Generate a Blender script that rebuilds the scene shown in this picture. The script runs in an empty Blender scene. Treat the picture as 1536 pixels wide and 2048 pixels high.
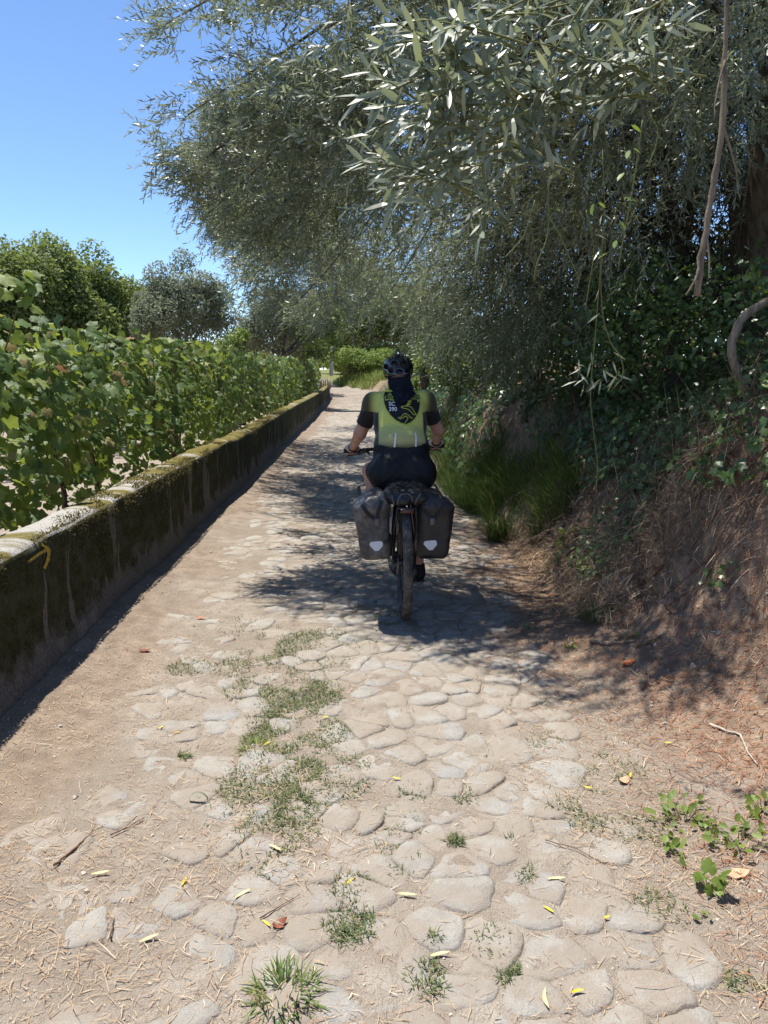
import bpy, bmesh, math
import numpy as np
from mathutils import Vector, Matrix
from mathutils.bvhtree import BVHTree

# ---------------------------------------------------------------- camera, sky, sun, exposure
scene = bpy.context.scene
FPX, CX, CY = 1520.0, 768.0, 1024.0          # lens in pixels of the 1536 x 2048 photograph
CAM_H, PITCH = 1.6, math.radians(10.66)
cam_d = bpy.data.cameras.new('camera')
cam_d.sensor_fit = 'HORIZONTAL'; cam_d.sensor_width = 36.0; cam_d.lens = 36.0 * FPX / 1536.0
cam_d.clip_start = 0.02; cam_d.clip_end = 2000
cam = bpy.data.objects.new('camera', cam_d)
cam.location = (0, 0, CAM_H); cam.rotation_euler = (math.pi / 2 - PITCH, 0, 0)
scene.collection.objects.link(cam); scene.camera = cam

SUN_DIR = Vector((-0.25, 0.21, 1.0)).normalized()      # towards the sun
world = bpy.data.worlds.new('World'); scene.world = world; world.use_nodes = True
wn = world.node_tree.nodes; wl = world.node_tree.links
wn.clear()
sky = wn.new('ShaderNodeTexSky'); sky.sky_type = 'NISHITA'; sky.sun_disc = False
sky.sun_elevation = math.asin(SUN_DIR.z); sky.sun_rotation = math.atan2(SUN_DIR.x, SUN_DIR.y)
sky.air_density = 1.0; sky.dust_density = 0.0; sky.ozone_density = 6.0; sky.altitude = 2200
bg = wn.new('ShaderNodeBackground'); bg.inputs['Strength'].default_value = 0.125
wo = wn.new('ShaderNodeOutputWorld')
wl.new(sky.outputs[0], bg.inputs[0]); wl.new(bg.outputs[0], wo.inputs[0])
sd = bpy.data.lights.new('sun', 'SUN'); sd.energy = 5.0; sd.angle = math.radians(0.53); sd.color = (1.0, 0.955, 0.88)
sun = bpy.data.objects.new('sun', sd); scene.collection.objects.link(sun)
sun.rotation_euler = SUN_DIR.to_track_quat('Z', 'Y').to_euler(); sun.location = (-8, 4, 20)
vs = scene.view_settings
vs.view_transform = 'Standard'; vs.look = 'None'; vs.gamma = 1.0; vs.use_curve_mapping = False
vs.exposure = 0.75
cy = scene.cycles
cy.max_bounces = 5; cy.diffuse_bounces = 3; cy.glossy_bounces = 2; cy.transmission_bounces = 4; cy.transparent_max_bounces = 4
cy.use_denoising = True
cy.caustics_reflective = False; cy.caustics_refractive = False

# ---------------------------------------------------------------- helpers
rng = np.random.default_rng(11)
COL = scene.collection
SP, CP = math.sin(PITCH), math.cos(PITCH)

def ray(px, py):
    a, b = (px - CX) / FPX, -(py - CY) / FPX
    return np.array([a, b * SP + CP, b * CP - SP])

def at(px, py, Y):
    """world point seen at photograph pixel px,py at distance Y down the lane"""
    d = ray(px, py); return np.array([0, 0, CAM_H]) + d * (Y / d[1])

def on_ground(px, py, z=0.0):
    d = ray(px, py); return np.array([0, 0, CAM_H]) + d * ((z - CAM_H) / d[2])

def hash2(ix, iy, seed):
    h = (ix.astype(np.int64) * 374761393 + iy.astype(np.int64) * 668265263 + seed * 974634777) & 0xFFFFFFFF
    h = ((h ^ (h >> 13)) * 1274126177) & 0xFFFFFFFF
    h = ((h ^ (h >> 16)) * 2246822519) & 0xFFFFFFFF
    return ((h ^ (h >> 15)) & 0xFFFFFF) / float(0xFFFFFF)

def noise2(x, y, seed=0):
    x = np.asarray(x, float); y = np.asarray(y, float)
    ix, iy = np.floor(x), np.floor(y); fx, fy = x - ix, y - iy
    fx = fx * fx * (3 - 2 * fx); fy = fy * fy * (3 - 2 * fy)
    a = hash2(ix, iy, seed); b = hash2(ix + 1, iy, seed); c = hash2(ix, iy + 1, seed); d = hash2(ix + 1, iy + 1, seed)
    return (a * (1 - fx) + b * fx) * (1 - fy) + (c * (1 - fx) + d * fx) * fy - 0.5

def fbm(x, y, seed=0, octv=3):
    x = np.asarray(x, float); y = np.asarray(y, float)
    v = 0; a = 1.0
    for i in range(octv):
        v = v + a * noise2(x * 2 ** i, y * 2 ** i, seed + i * 17); a *= 0.5
    return v

def sstep(a, b, x):
    t = np.clip((np.asarray(x, float) - a) / (b - a), 0, 1); return t * t * (3 - 2 * t)

BASE = {}
def new_mesh(name, V, F, mats=None, smooth=True, var=None, midx=None, col=None):
    """F: array (m,k), list of such arrays, or list of index lists"""
    V = np.asarray(V, np.float32).reshape(-1, 3)
    me = bpy.data.meshes.new(name)
    if isinstance(F, np.ndarray): F = [F]
    if len(F) and isinstance(F[0], np.ndarray) and F[0].ndim == 2:
        sizes = np.concatenate([np.full(len(f), f.shape[1], np.int32) for f in F])
        loops = np.concatenate([f.ravel() for f in F]).astype(np.int32)
    else:
        sizes = np.array([len(f) for f in F], np.int32)
        loops = np.array([i for f in F for i in f], np.int32)
    starts = np.concatenate([[0], np.cumsum(sizes)[:-1]]).astype(np.int32) if len(sizes) else np.zeros(0, np.int32)
    me.vertices.add(len(V)); me.vertices.foreach_set('co', V.ravel())
    me.loops.add(len(loops)); me.loops.foreach_set('vertex_index', loops)
    me.polygons.add(len(sizes)); me.polygons.foreach_set('loop_start', starts); me.polygons.foreach_set('loop_total', sizes)
    me.polygons.foreach_set('use_smooth', np.full(len(sizes), smooth))
    for m in (mats if isinstance(mats, (list, tuple)) else [mats]):
        if m is not None: me.materials.append(m)
    if midx is not None: me.polygons.foreach_set('material_index', np.asarray(midx, np.int32))
    if var is not None:
        a = me.attributes.new('var', 'FLOAT', 'POINT'); a.data.foreach_set('value', np.asarray(var, np.float32))
    if col is not None:
        c = np.ones((len(V), 4), np.float32); c[:, :3] = col
        a = me.attributes.new('paint', 'FLOAT_COLOR', 'POINT'); a.data.foreach_set('color', c.ravel())
    me.update(); me.validate()
    return me

def link(name, me, parent=None):
    o = bpy.data.objects.new(name, me); COL.objects.link(o)
    if parent is not None: o.parent = parent
    BASE[o.name] = BASE.get(parent.name, np.zeros(3)) if parent is not None else np.zeros(3)
    return o

def obj(name, V, F, mats, parent=None, **kw):
    """mesh given in world coordinates; its origin is that of the thing it belongs to"""
    b = BASE.get(parent.name, np.zeros(3)) if parent is not None else np.zeros(3)
    return link(name, new_mesh(name, np.asarray(V, float).reshape(-1, 3) - b, F, mats, **kw), parent)

def solo(name, V, F, mats, base, **kw):
    """a thing that is one mesh, origin at its base"""
    base = np.asarray(base, float)
    o = link(name, new_mesh(name, np.asarray(V, float).reshape(-1, 3) - base, F, mats, **kw))
    o.location = base; BASE[o.name] = base
    return o

def thing(name, label, cat, base=(0, 0, 0), group=None):
    o = bpy.data.objects.new(name, None); COL.objects.link(o)
    o.empty_display_size = 0.1
    o.location = base; BASE[o.name] = np.asarray(base, float)
    return tag(o, label, cat, group)

def tag(o, label=None, cat=None, group=None, kind=None):
    if label: o['label'] = label
    if cat: o['category'] = cat
    if group: o['group'] = group
    if kind: o['kind'] = kind
    return o

class MB:
    """collects shapes of one part"""
    def __init__(s): s.V = []; s.F = []; s.n = 0; s.M = []
    def add(s, V, F, m=0):
        V = np.asarray(V, float).reshape(-1, 3)
        s.V.append(V); s.F += [[i + s.n for i in f] for f in F]; s.M += [m] * len(F); s.n += len(V); return s
    def tube(s, pts, r, n=8, cap=True, m=0):
        pts = np.asarray(pts, float); k = len(pts)
        r = np.full(k, r) if np.isscalar(r) else np.asarray(r, float)
        T = np.gradient(pts, axis=0); T /= np.linalg.norm(T, axis=1)[:, None] + 1e-9
        up = np.array([0, 0, 1.0]) if abs(T[0][2]) < 0.9 else np.array([1.0, 0, 0])
        u = np.cross(T[0], up); u /= np.linalg.norm(u); V = []
        for i in range(k):
            u = u - T[i] * np.dot(u, T[i]); u /= np.linalg.norm(u) + 1e-9; v = np.cross(T[i], u)
            for j in range(n):
                a = 2 * math.pi * j / n; V.append(pts[i] + r[i] * (math.cos(a) * u + math.sin(a) * v))
        F = [[i * n + j, i * n + (j + 1) % n, (i + 1) * n + (j + 1) % n, (i + 1) * n + j] for i in range(k - 1) for j in range(n)]
        if cap: F += [list(range(n))[::-1], [(k - 1) * n + j for j in range(n)]]
        return s.add(V, F, m)
    def box(s, c, size, R=None, m=0, bev=0.0):
        x, y, z = np.asarray(size, float) / 2
        if bev <= 0:
            V = np.array([[i, j, k] for k in (-z, z) for j in (-y, y) for i in (-x, x)])
            F = [[0, 2, 3, 1], [4, 5, 7, 6], [0, 1, 5, 4], [2, 6, 7, 3], [0, 4, 6, 2], [1, 3, 7, 5]]
        else:
            b = bev; L = []
            for zz, q in ((-z, b), (-z + b, 0), (z - b, 0), (z, b)):
                L.append([[-x + b + q * 0, -y + q, zz], [x - b, -y + q, zz], [x - q, -y + b, zz], [x - q, y - b, zz],
                          [x - b, y - q, zz], [-x + b, y - q, zz], [-x + q, y - b, zz], [-x + q, -y + b, zz]])
            V = np.array(L).reshape(-1, 3)
            F = [[i * 8 + j, i * 8 + (j + 1) % 8, (i + 1) * 8 + (j + 1) % 8, (i + 1) * 8 + j] for i in range(3) for j in range(8)]
            F += [list(range(8))[::-1], [24 + j for j in range(8)]]
        if R is not None: V = V @ np.asarray(R).T
        return s.add(V + np.asarray(c, float), F, m)
    def torus(s, c, R, r, axis=0, n=48, k=10, sq=1.0, m=0):
        V = []
        for i in range(n):
            a = 2 * math.pi * i / n
            for j in range(k):
                b = 2 * math.pi * j / k; q = R + r * math.cos(b)
                V.append([r * sq * math.sin(b), q * math.cos(a), q * math.sin(a)])
        F = [[i * k + j, i * k + (j + 1) % k, ((i + 1) % n) * k + (j + 1) % k, ((i + 1) % n) * k + j] for i in range(n) for j in range(k)]
        return s.add(np.array(V) + np.asarray(c, float), F, m)
    def verts(s): return np.concatenate(s.V) if s.V else np.zeros((0, 3))
    def build(s, name, mats, parent=None, xf=None, smooth=True, base=None):
        V = s.verts()
        if xf is not None: V = xf(V)
        kw = dict(smooth=smooth, midx=s.M if isinstance(mats, (list, tuple)) else None)
        if base is not None: return solo(name, V, s.F, mats, base, **kw)
        return obj(name, V, s.F, mats, parent, **kw)

def norm(v):
    v = np.asarray(v, float); return v / (np.linalg.norm(v, axis=-1, keepdims=True) + 1e-9)

def frames(d, roll=None, up=None):
    """rotation matrices whose local Y runs along d (K,3); roll random or up-oriented Z"""
    d = norm(d); K = len(d)
    ref = np.where(np.abs(d[:, 2:3]) < 0.95, np.array([[0, 0, 1.0]]), np.array([[1.0, 0, 0]])) if up is None else up
    x = norm(np.cross(d, ref)); z = np.cross(x, d)
    if roll is not None:
        c, s_ = np.cos(roll)[:, None], np.sin(roll)[:, None]
        x, z = x * c + z * s_, z * c - x * s_
    return np.stack([x, d, z], axis=2)

def frames_n(nrm, roll):
    """local Z along nrm, rolled about it"""
    nrm = norm(nrm)
    ref = np.where(np.abs(nrm[:, 2:3]) < 0.95, np.array([[0, 0, 1.0]]), np.array([[1.0, 0, 0]]))
    x = norm(np.cross(ref, nrm)); y = np.cross(nrm, x)
    c, s_ = np.cos(roll)[:, None], np.sin(roll)[:, None]
    return np.stack([x * c + y * s_, y * c - x * s_, nrm], axis=2)

def scatter(tmpl, R, loc, scale, var=None):
    """copies of a template (V, [F arrays], var) joined: returns V, F list, var"""
    V, Fs, tv = tmpl
    K, n = len(loc), len(V)
    out = np.einsum('kij,nj->kni', R * np.asarray(scale, float).reshape(-1, 1, 1), V) + loc[:, None, :]
    off = (np.arange(K) * n)[:, None, None]
    Fo = [(f[None] + off).reshape(-1, f.shape[1]) for f in Fs]
    vv = (np.zeros(K) if var is None else np.asarray(var))[:, None] + tv[None, :]
    return out.reshape(-1, 3), Fo, vv.ravel()

class Bag:
    """accumulates scatters into one mesh"""
    def __init__(s): s.V = []; s.F = {}; s.var = []; s.n = 0
    def put(s, V, Fo, var):
        for f in Fo: s.F.setdefault(f.shape[1], []).append(f + s.n)
        s.V.append(V); s.var.append(var); s.n += len(V)
    def build(s, name, mat, parent=None, smooth=False, base=None):
        V = np.concatenate(s.V); F = [np.concatenate(f) for f in s.F.values()]
        if base is not None: return solo(name, V, F, mat, base, smooth=smooth, var=np.concatenate(s.var))
        return obj(name, V, F, mat, parent, smooth=smooth, var=np.concatenate(s.var))

def blades(base, az, length, width, lean, droop, nseg=3, var=None, twist=0.0):
    """grass-like strips. lean 0 = upright; droop adds bend along the length"""
    K = len(base); t = np.linspace(0, 1, nseg + 1)
    h = np.stack([np.cos(az), np.sin(az), np.zeros(K)], 1); w = np.stack([-np.sin(az), np.cos(az), np.zeros(K)], 1)
    P = [base]; 
    for i in range(nseg):
        a = lean + droop * (i + 0.5) / nseg
        P.append(P[-1] + (length / nseg)[:, None] * (h * np.sin(a)[:, None] + np.array([0, 0, 1.0]) * np.cos(a)[:, None]))
    P = np.stack(P, 1)                                            # K, nseg+1, 3
    wd = width[:, None, None] * np.array([0.8, 1.0, 0.75, 0.12] if nseg == 3 else np.array([.75, 1.0, .2]))[None, :, None]
    V = np.concatenate([P - w[:, None] * wd / 2, P + w[:, None] * wd / 2], 2).reshape(K, -1, 3)
    f = np.array([[2 * i, 2 * i + 1, 2 * i + 3, 2 * i + 2] for i in range(nseg)])
    F = (f[None] + (np.arange(K) * V.shape[1])[:, None, None]).reshape(-1, 4)
    vv = np.repeat(rng.random(K) if var is None else var, V.shape[1])
    return V.reshape(-1, 3), [F], vv

# ---------------------------------------------------------------- materials
class N:
    def __init__(s, name):
        s.m = bpy.data.materials.new(name); s.m.use_nodes = True
        s.t = s.m.node_tree; s.t.nodes.clear(); s.out = s.t.nodes.new('ShaderNodeOutputMaterial')
    def n(s, typ, **kw):
        nd = s.t.nodes.new(typ)
        for k, v in kw.items(): setattr(nd, k, v)
        return nd
    def l(s, a, b): s.t.links.new(a, b)
    def setin(s, sock, v):
        if hasattr(v, 'links'): s.l(v, sock)
        elif isinstance(v, (tuple, list)): sock.default_value = tuple(v) + ((1,) if len(v) == 3 and sock.type == 'RGBA' else ())
        else: sock.default_value = v
    def pos(s): return s.n('ShaderNodeNewGeometry').outputs['Position']
    def objc(s): return s.n('ShaderNodeTexCoord').outputs['Object']
    def mapped(s, vec, scale, rot=(0, 0, 0)):
        m = s.n('ShaderNodeMapping'); s.l(vec, m.inputs[0]); m.inputs['Scale'].default_value = scale; m.inputs['Rotation'].default_value = rot
        return m.outputs[0]
    def noise(s, scale, vec=None, detail=4, rough=0.55):
        nd = s.n('ShaderNodeTexNoise'); nd.inputs['Scale'].default_value = scale; nd.inputs['Detail'].default_value = detail
        nd.inputs['Roughness'].default_value = rough
        s.l(vec if vec is not None else s.pos(), nd.inputs['Vector']); return nd.outputs['Fac']
    def voro(s, scale, vec=None, feature='F1'):
        nd = s.n('ShaderNodeTexVoronoi', feature=feature); nd.inputs['Scale'].default_value = scale
        s.l(vec if vec is not None else s.pos(), nd.inputs['Vector']); return nd
    def ramp(s, fac, stops):
        nd = s.n('ShaderNodeValToRGB'); e = nd.color_ramp.elements
        while len(e) > len(stops): e.remove(e[-1])
        while len(e) < len(stops): e.new(0.5)
        for i, (p, c) in enumerate(stops):
            e[i].position = p; e[i].color = (c, c, c, 1) if not isinstance(c, (tuple, list)) else tuple(c) + (1,)
        s.setin(nd.inputs[0], fac); return nd.outputs[0]
    def mix(s, fac, a, b, mode='MIX'):
        nd = s.n('ShaderNodeMix', data_type='RGBA', blend_type=mode)
        s.setin(nd.inputs[0], fac); s.setin(nd.inputs[6], a); s.setin(nd.inputs[7], b); return nd.outputs[2]
    def math(s, op, a, b=0.0, clamp=False):
        nd = s.n('ShaderNodeMath', operation=op, use_clamp=clamp); s.setin(nd.inputs[0], a); s.setin(nd.inputs[1], b); return nd.outputs[0]
    def attr(s, name, out='Fac'):
        return s.n('ShaderNodeAttribute', attribute_name=name).outputs[out]
    def bump(s, h, strength=0.4, dist=0.01, nrm=None):
        nd = s.n('ShaderNodeBump'); nd.inputs['Strength'].default_value = strength; nd.inputs['Distance'].default_value = dist
        s.l(h, nd.inputs['Height'])
        if nrm is not None: s.l(nrm, nd.inputs['Normal'])
        return nd.outputs[0]
    def bsdf(s, color, rough=0.8, spec=0.3, normal=None, metal=0.0, coat=0.0, sheen=0.0):
        b = s.n('ShaderNodeBsdfPrincipled')
        s.setin(b.inputs['Base Color'], color); s.setin(b.inputs['Roughness'], rough); s.setin(b.inputs['Specular IOR Level'], spec)
        s.setin(b.inputs['Metallic'], metal); s.setin(b.inputs['Coat Weight'], coat); s.setin(b.inputs['Sheen Weight'], sheen)
        if normal is not None: s.l(normal, b.inputs['Normal'])
        return b.outputs[0]
    def done(s, sh): s.l(sh, s.out.inputs['Surface']); return s.m

def leaf_mat(name, front, back, trans, tw=0.3, rough=0.45, spec=0.4, hue=None):
    """two-sided leaf: front and back colours are lists of (pos, colour) over the per-leaf value"""
    k = N(name); v = k.attr('var')
    f = k.ramp(v, front); b = k.ramp(v, back)
    g = k.n('ShaderNodeNewGeometry').outputs['Backfacing']
    c = k.mix(g, f, b)
    s1 = k.bsdf(c, rough, spec)
    tr = k.n('ShaderNodeBsdfTranslucent'); k.setin(tr.inputs[0], k.mix(0.5, k.ramp(v, front), trans))
    k.setin(tr.inputs[0], k.mix(0.75, k.ramp(v, front), trans))
    mx = k.n('ShaderNodeMixShader'); mx.inputs[0].default_value = tw
    k.l(s1, mx.inputs[1]); k.l(tr.outputs[0], mx.inputs[2])
    return k.done(mx.outputs[0])

def plain(name, color, rough=0.6, spec=0.4, nscale=0, namp=0.25, bump=0.0, metal=0.0, coat=0.0, bscale=None):
    k = N(name); c = color; nm = None
    if nscale:
        nz = k.noise(nscale, k.objc()); dk = tuple(x * (1 - namp) for x in color); lt = tuple(min(1, x * (1 + namp)) for x in color)
        c = k.ramp(nz, [(0.3, dk), (0.7, lt)])
    if bump: nm = k.bump(k.noise(bscale or nscale or 20, k.objc()), bump, 0.01)
    return k.done(k.bsdf(c, rough, spec, nm, metal, coat))

def strip_mat(name, stops, rough=0.75, tw=0.15):
    k = N(name); c = k.ramp(k.attr('var'), stops)
    s1 = k.bsdf(c, rough, 0.25)
    tr = k.n('ShaderNodeBsdfTranslucent'); k.setin(tr.inputs[0], c)
    mx = k.n('ShaderNodeMixShader'); mx.inputs[0].default_value = tw
    k.l(s1, mx.inputs[1]); k.l(tr.outputs[0], mx.inputs[2])
    return k.done(mx.outputs[0])

M = {}
def ground_mat():
    k = N('packed_earth'); p = k.pos()
    big = k.noise(1.3, p, 5); mid = k.noise(9, p, 6); fine = k.noise(70, p, 5, 0.7); grit = k.voro(160, p).outputs['Distance']
    path = k.mix(k.ramp(mid, [(0.35, 0.0), (0.65, 1.0)]), (0.255, 0.215, 0.172), (0.355, 0.312, 0.258))
    path = k.mix(k.ramp(big, [(0.42, 0.0), (0.6, 0.7)]), path, (0.235, 0.192, 0.15))
    bank = k.mix(k.ramp(mid, [(0.35, 0.0), (0.7, 1.0)]), (0.18, 0.125, 0.085), (0.33, 0.24, 0.17))
    field = k.mix(k.ramp(mid, [(0.3, 0.0), (0.7, 1.0)]), (0.27, 0.215, 0.17), (0.40, 0.335, 0.28))
    grass = k.mix(k.ramp(mid, [(0.3, 0.0), (0.7, 1.0)]), (0.07, 0.10, 0.025), (0.22, 0.22, 0.08))
    z = k.n('ShaderNodeSeparateColor'); k.l(k.attr('paint', 'Color'), z.inputs[0])
    c = k.mix(z.outputs[0], path, bank); c = k.mix(z.outputs[1], c, field); c = k.mix(z.outputs[2], c, grass)
    c = k.mix(k.ramp(fine, [(0.3, 0.35), (0.6, 0.0)]), c, (0.12, 0.085, 0.06))
    c = k.mix(k.ramp(grit, [(0.10, 0.5), (0.3, 0.0)]), c, (0.45, 0.40, 0.33))
    h = k.math('ADD', k.math('MULTIPLY', fine, 0.7), k.math('MULTIPLY', grit, 0.6))
    return k.done(k.bsdf(c, 0.95, 0.1, k.bump(h, 0.75, 0.012)))
M['ground'] = ground_mat()

def stone_mat():
    k = N('worn_granite'); p = k.pos(); v = k.attr('var')
    a = k.ramp(v, [(0.0, (0.27, 0.245, 0.21)), (0.35, (0.31, 0.297, 0.27)), (0.6, (0.345, 0.322, 0.28)), (0.85, (0.30, 0.245, 0.195)), (1.0, (0.27, 0.266, 0.26))])
    m = k.noise(14, p, 6, 0.65); sp = k.noise(260, p, 3, 0.8)
    c = k.mix(k.ramp(m, [(0.36, 0.0), (0.62, 0.75)]), a, (0.375, 0.355, 0.315))
    c = k.mix(k.ramp(sp, [(0.32, 0.7), (0.47, 0.0)]), c, (0.16, 0.14, 0.12))
    c = k.mix(k.ramp(sp, [(0.56, 0.0), (0.70, 0.6)]), c, (0.50, 0.475, 0.43))
    d = k.noise(5, p, 5, 0.6)
    c = k.mix(k.ramp(d, [(0.41, 0.0), (0.55, 0.85)]), c, (0.295, 0.25, 0.20))       # trodden dust
    crk = k.noise(32, p, 6, 0.7)
    h = k.math('ADD', k.math('ADD', k.math('MULTIPLY', m, 1.0), k.math('MULTIPLY', crk, 0.6)), k.math('MULTIPLY', sp, 0.25))
    return k.done(k.bsdf(c, 0.9, 0.15, k.bump(h, 0.85, 0.016)))
M['stone'] = stone_mat()

def wall_mat():
    k = N('mossy_render'); p = k.pos()
    sep = k.n('ShaderNodeSeparateXYZ'); k.l(p, sep.inputs[0]); z = sep.outputs[2]
    nrm = k.n('ShaderNodeSeparateXYZ'); k.l(k.n('ShaderNodeNewGeometry').outputs['True Normal'], nrm.inputs[0])
    streak = k.noise(6.5, k.mapped(p, (1, 1, 0.10)), 4, 0.6)
    blot = k.noise(3.1, p, 6, 0.65); fine = k.noise(55, p, 5, 0.7)
    conc = k.mix(k.ramp(fine, [(0.3, 0.0), (0.7, 1.0)]), (0.09, 0.08, 0.068), (0.21, 0.19, 0.165))
    mossc = k.mix(k.ramp(fine, [(0.35, 0.0), (0.65, 1.0)]), (0.014, 0.016, 0.007), (0.060, 0.064, 0.022))
    up = k.ramp(z, [(0.02, 0.0), (0.34, 1.0)])
    mk = k.math('ADD', k.math('MULTIPLY', blot, 0.9), k.math('MULTIPLY', up, 0.42))
    mk = k.math('SUBTRACT', mk, k.math('MULTIPLY', k.ramp(streak, [(0.56, 0.0), (0.66, 1.0)]), 0.50))
    mossc = k.mix(k.ramp(k.noise(9, p, 5, .7), [(0.42, 0.0), (0.66, 0.75)]), mossc, (0.085, 0.082, 0.060))
    face = k.mix(k.ramp(mk, [(0.60, 0.0), (0.74, 1.0)]), conc, mossc)
    # top: bands of pale lichen and golden moss running across the coping
    lich = k.mix(k.ramp(k.noise(120, p, 4, 0.8), [(0.35, 0.0), (0.6, 1.0)]), (0.22, 0.20, 0.175), (0.50, 0.48, 0.445))
    gold = k.mix(k.ramp(fine, [(0.3, 0.0), (0.7, 1.0)]), (0.095, 0.078, 0.022), (0.22, 0.185, 0.06))
    band = k.noise(1.0, k.mapped(p, (0.5, 3.3, 0.3), (0, 0, 0.25)), 5, 0.65)
    far = k.ramp(sep.outputs[1], [(0.0, 0.40), (0.09, 0.47), (0.16, 0.60), (0.5, 0.64)])     # 0..1 of 0..1 m? scaled below
    yy = k.math('MULTIPLY', sep.outputs[1], 0.02)
    far = k.ramp(yy, [(0.0, -0.02), (0.08, 0.0), (0.11, 0.09), (0.16, 0.19), (0.4, 0.16)])
    tm = k.ramp(k.math('ADD', band, far), [(0.53, 0.0), (0.60, 1.0)])
    top = k.mix(tm, lich, gold)
    c = k.mix(k.ramp(nrm.outputs[2], [(0.35, 0.0), (0.7, 1.0)]), face, top)
    h = k.math('ADD', fine, k.math('MULTIPLY', blot, 0.6))
    return k.done(k.bsdf(c, 0.95, 0.1, k.bump(h, 0.8, 0.02)))
M['wall'] = wall_mat()
def bark_mat(name, a, b, sc=30):
    k = N(name); p = k.objc(); n1 = k.noise(sc, k.mapped(p, (1, 1, 0.25)), 5, 0.65); n2 = k.noise(sc * 4, p, 3)
    c = k.mix(k.ramp(n1, [(0.35, 0.0), (0.65, 1.0)]), a, b)
    return k.done(k.bsdf(c, 0.9, 0.15, k.bump(k.math('ADD', n1, k.math('MULTIPLY', n2, .4)), 0.8, 0.01)))
M['bark'] = bark_mat('bark', (0.055, 0.042, 0.032), (0.16, 0.13, 0.10))
M['bark_light'] = bark_mat('pale_bark', (0.12, 0.094, 0.068), (0.27, 0.215, 0.155))
M['vine_wood'] = bark_mat('vine_wood', (0.09, 0.05, 0.03), (0.22, 0.13, 0.085))
M['cane'] = strip_mat('cane', [(0, (0.16, 0.17, 0.06)), (0.5, (0.24, 0.17, 0.08)), (1, (0.30, 0.26, 0.11))])
M['twig'] = strip_mat('dry_twig', [(0, (0.10, 0.075, 0.05)), (0.5, (0.22, 0.17, 0.12)), (1, (0.36, 0.30, 0.22))], tw=0.05)
M['olive'] = leaf_mat('olive_leaf', [(0, (0.065, 0.085, 0.052)), (0.5, (0.165, 0.195, 0.130)), (0.9, (0.30, 0.33, 0.235)), (1.0, (0.36, 0.37, 0.22))],
                      [(0, (0.17, 0.19, 0.145)), (0.6, (0.24, 0.26, 0.205)), (1.0, (0.32, 0.335, 0.26))], (0.30, 0.34, 0.15), 0.33, 0.42, 0.6)
M['olive_shade_toned'] = leaf_mat('shade_toned_olive_leaf', [(0, (0.045, 0.056, 0.034)), (0.5, (0.095, 0.108, 0.066)), (1.0, (0.20, 0.21, 0.13))],
                      [(0, (0.085, 0.092, 0.064)), (1.0, (0.17, 0.175, 0.125))], (0.17, 0.18, 0.07), 0.16, 0.5, 0.4)  # duller inner leaves, darkened so the colour carries the shade under the canopy
M['olive_far'] = leaf_mat('olive_leaf_distant', [(0, (0.13, 0.15, 0.095)), (0.5, (0.19, 0.215, 0.14)), (1.0, (0.28, 0.30, 0.20))],
                      [(0, (0.16, 0.18, 0.135)), (1.0, (0.26, 0.28, 0.21))], (0.30, 0.33, 0.17), 0.36, 0.65, 0.3)
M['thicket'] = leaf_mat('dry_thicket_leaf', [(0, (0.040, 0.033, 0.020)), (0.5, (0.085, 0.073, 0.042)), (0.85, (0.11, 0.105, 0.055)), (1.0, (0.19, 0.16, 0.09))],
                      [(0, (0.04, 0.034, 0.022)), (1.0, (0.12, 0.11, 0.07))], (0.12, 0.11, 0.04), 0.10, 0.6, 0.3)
M['vine'] = leaf_mat('vine_leaf', [(0, (0.035, 0.075, 0.020)), (0.4, (0.065, 0.120, 0.034)), (0.7, (0.115, 0.175, 0.048)), (0.93, (0.24, 0.28, 0.075)), (0.97, (0.28, 0.20, 0.09)), (1.0, (0.30, 0.13, 0.07))],
                     [(0, (0.085, 0.13, 0.065)), (0.9, (0.15, 0.20, 0.10)), (1.0, (0.30, 0.20, 0.12))], (0.38, 0.46, 0.06), 0.38, 0.55, 0.35)
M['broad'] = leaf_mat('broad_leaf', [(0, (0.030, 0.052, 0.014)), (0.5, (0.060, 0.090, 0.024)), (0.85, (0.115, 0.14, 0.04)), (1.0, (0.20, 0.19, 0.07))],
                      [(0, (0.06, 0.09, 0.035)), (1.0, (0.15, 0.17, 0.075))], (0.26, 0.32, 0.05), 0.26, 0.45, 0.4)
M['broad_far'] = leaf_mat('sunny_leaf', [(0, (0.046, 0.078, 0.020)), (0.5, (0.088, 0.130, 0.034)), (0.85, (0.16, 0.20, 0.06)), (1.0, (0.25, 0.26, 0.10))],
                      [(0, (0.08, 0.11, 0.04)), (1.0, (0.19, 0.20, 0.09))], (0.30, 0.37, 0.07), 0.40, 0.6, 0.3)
M['fresh'] = leaf_mat('fresh_leaf', [(0, (0.065, 0.12, 0.02)), (0.5, (0.12, 0.19, 0.035)), (1.0, (0.24, 0.29, 0.07))],
                      [(0, (0.09, 0.15, 0.04)), (1.0, (0.22, 0.27, 0.09))], (0.38, 0.46, 0.06), 0.34, 0.5, 0.35)
M['ivy'] = leaf_mat('ivy_leaf', [(0, (0.035, 0.070, 0.018)), (0.5, (0.075, 0.130, 0.034)), (0.85, (0.14, 0.20, 0.055)), (1.0, (0.25, 0.29, 0.08))],
                    [(0, (0.05, 0.085, 0.035)), (1.0, (0.14, 0.19, 0.07))], (0.22, 0.34, 0.05), 0.22, 0.35, 0.5)
M['grass'] = strip_mat('grass_blade', [(0, (0.045, 0.085, 0.020)), (0.5, (0.090, 0.150, 0.034)), (0.85, (0.15, 0.21, 0.052)), (1, (0.34, 0.31, 0.12))], 0.5, 0.3)
M['grass_pale'] = strip_mat('sunny_grass', [(0, (0.11, 0.17, 0.035)), (0.5, (0.22, 0.27, 0.06)), (1, (0.38, 0.37, 0.13))], 0.6, 0.3)
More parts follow.
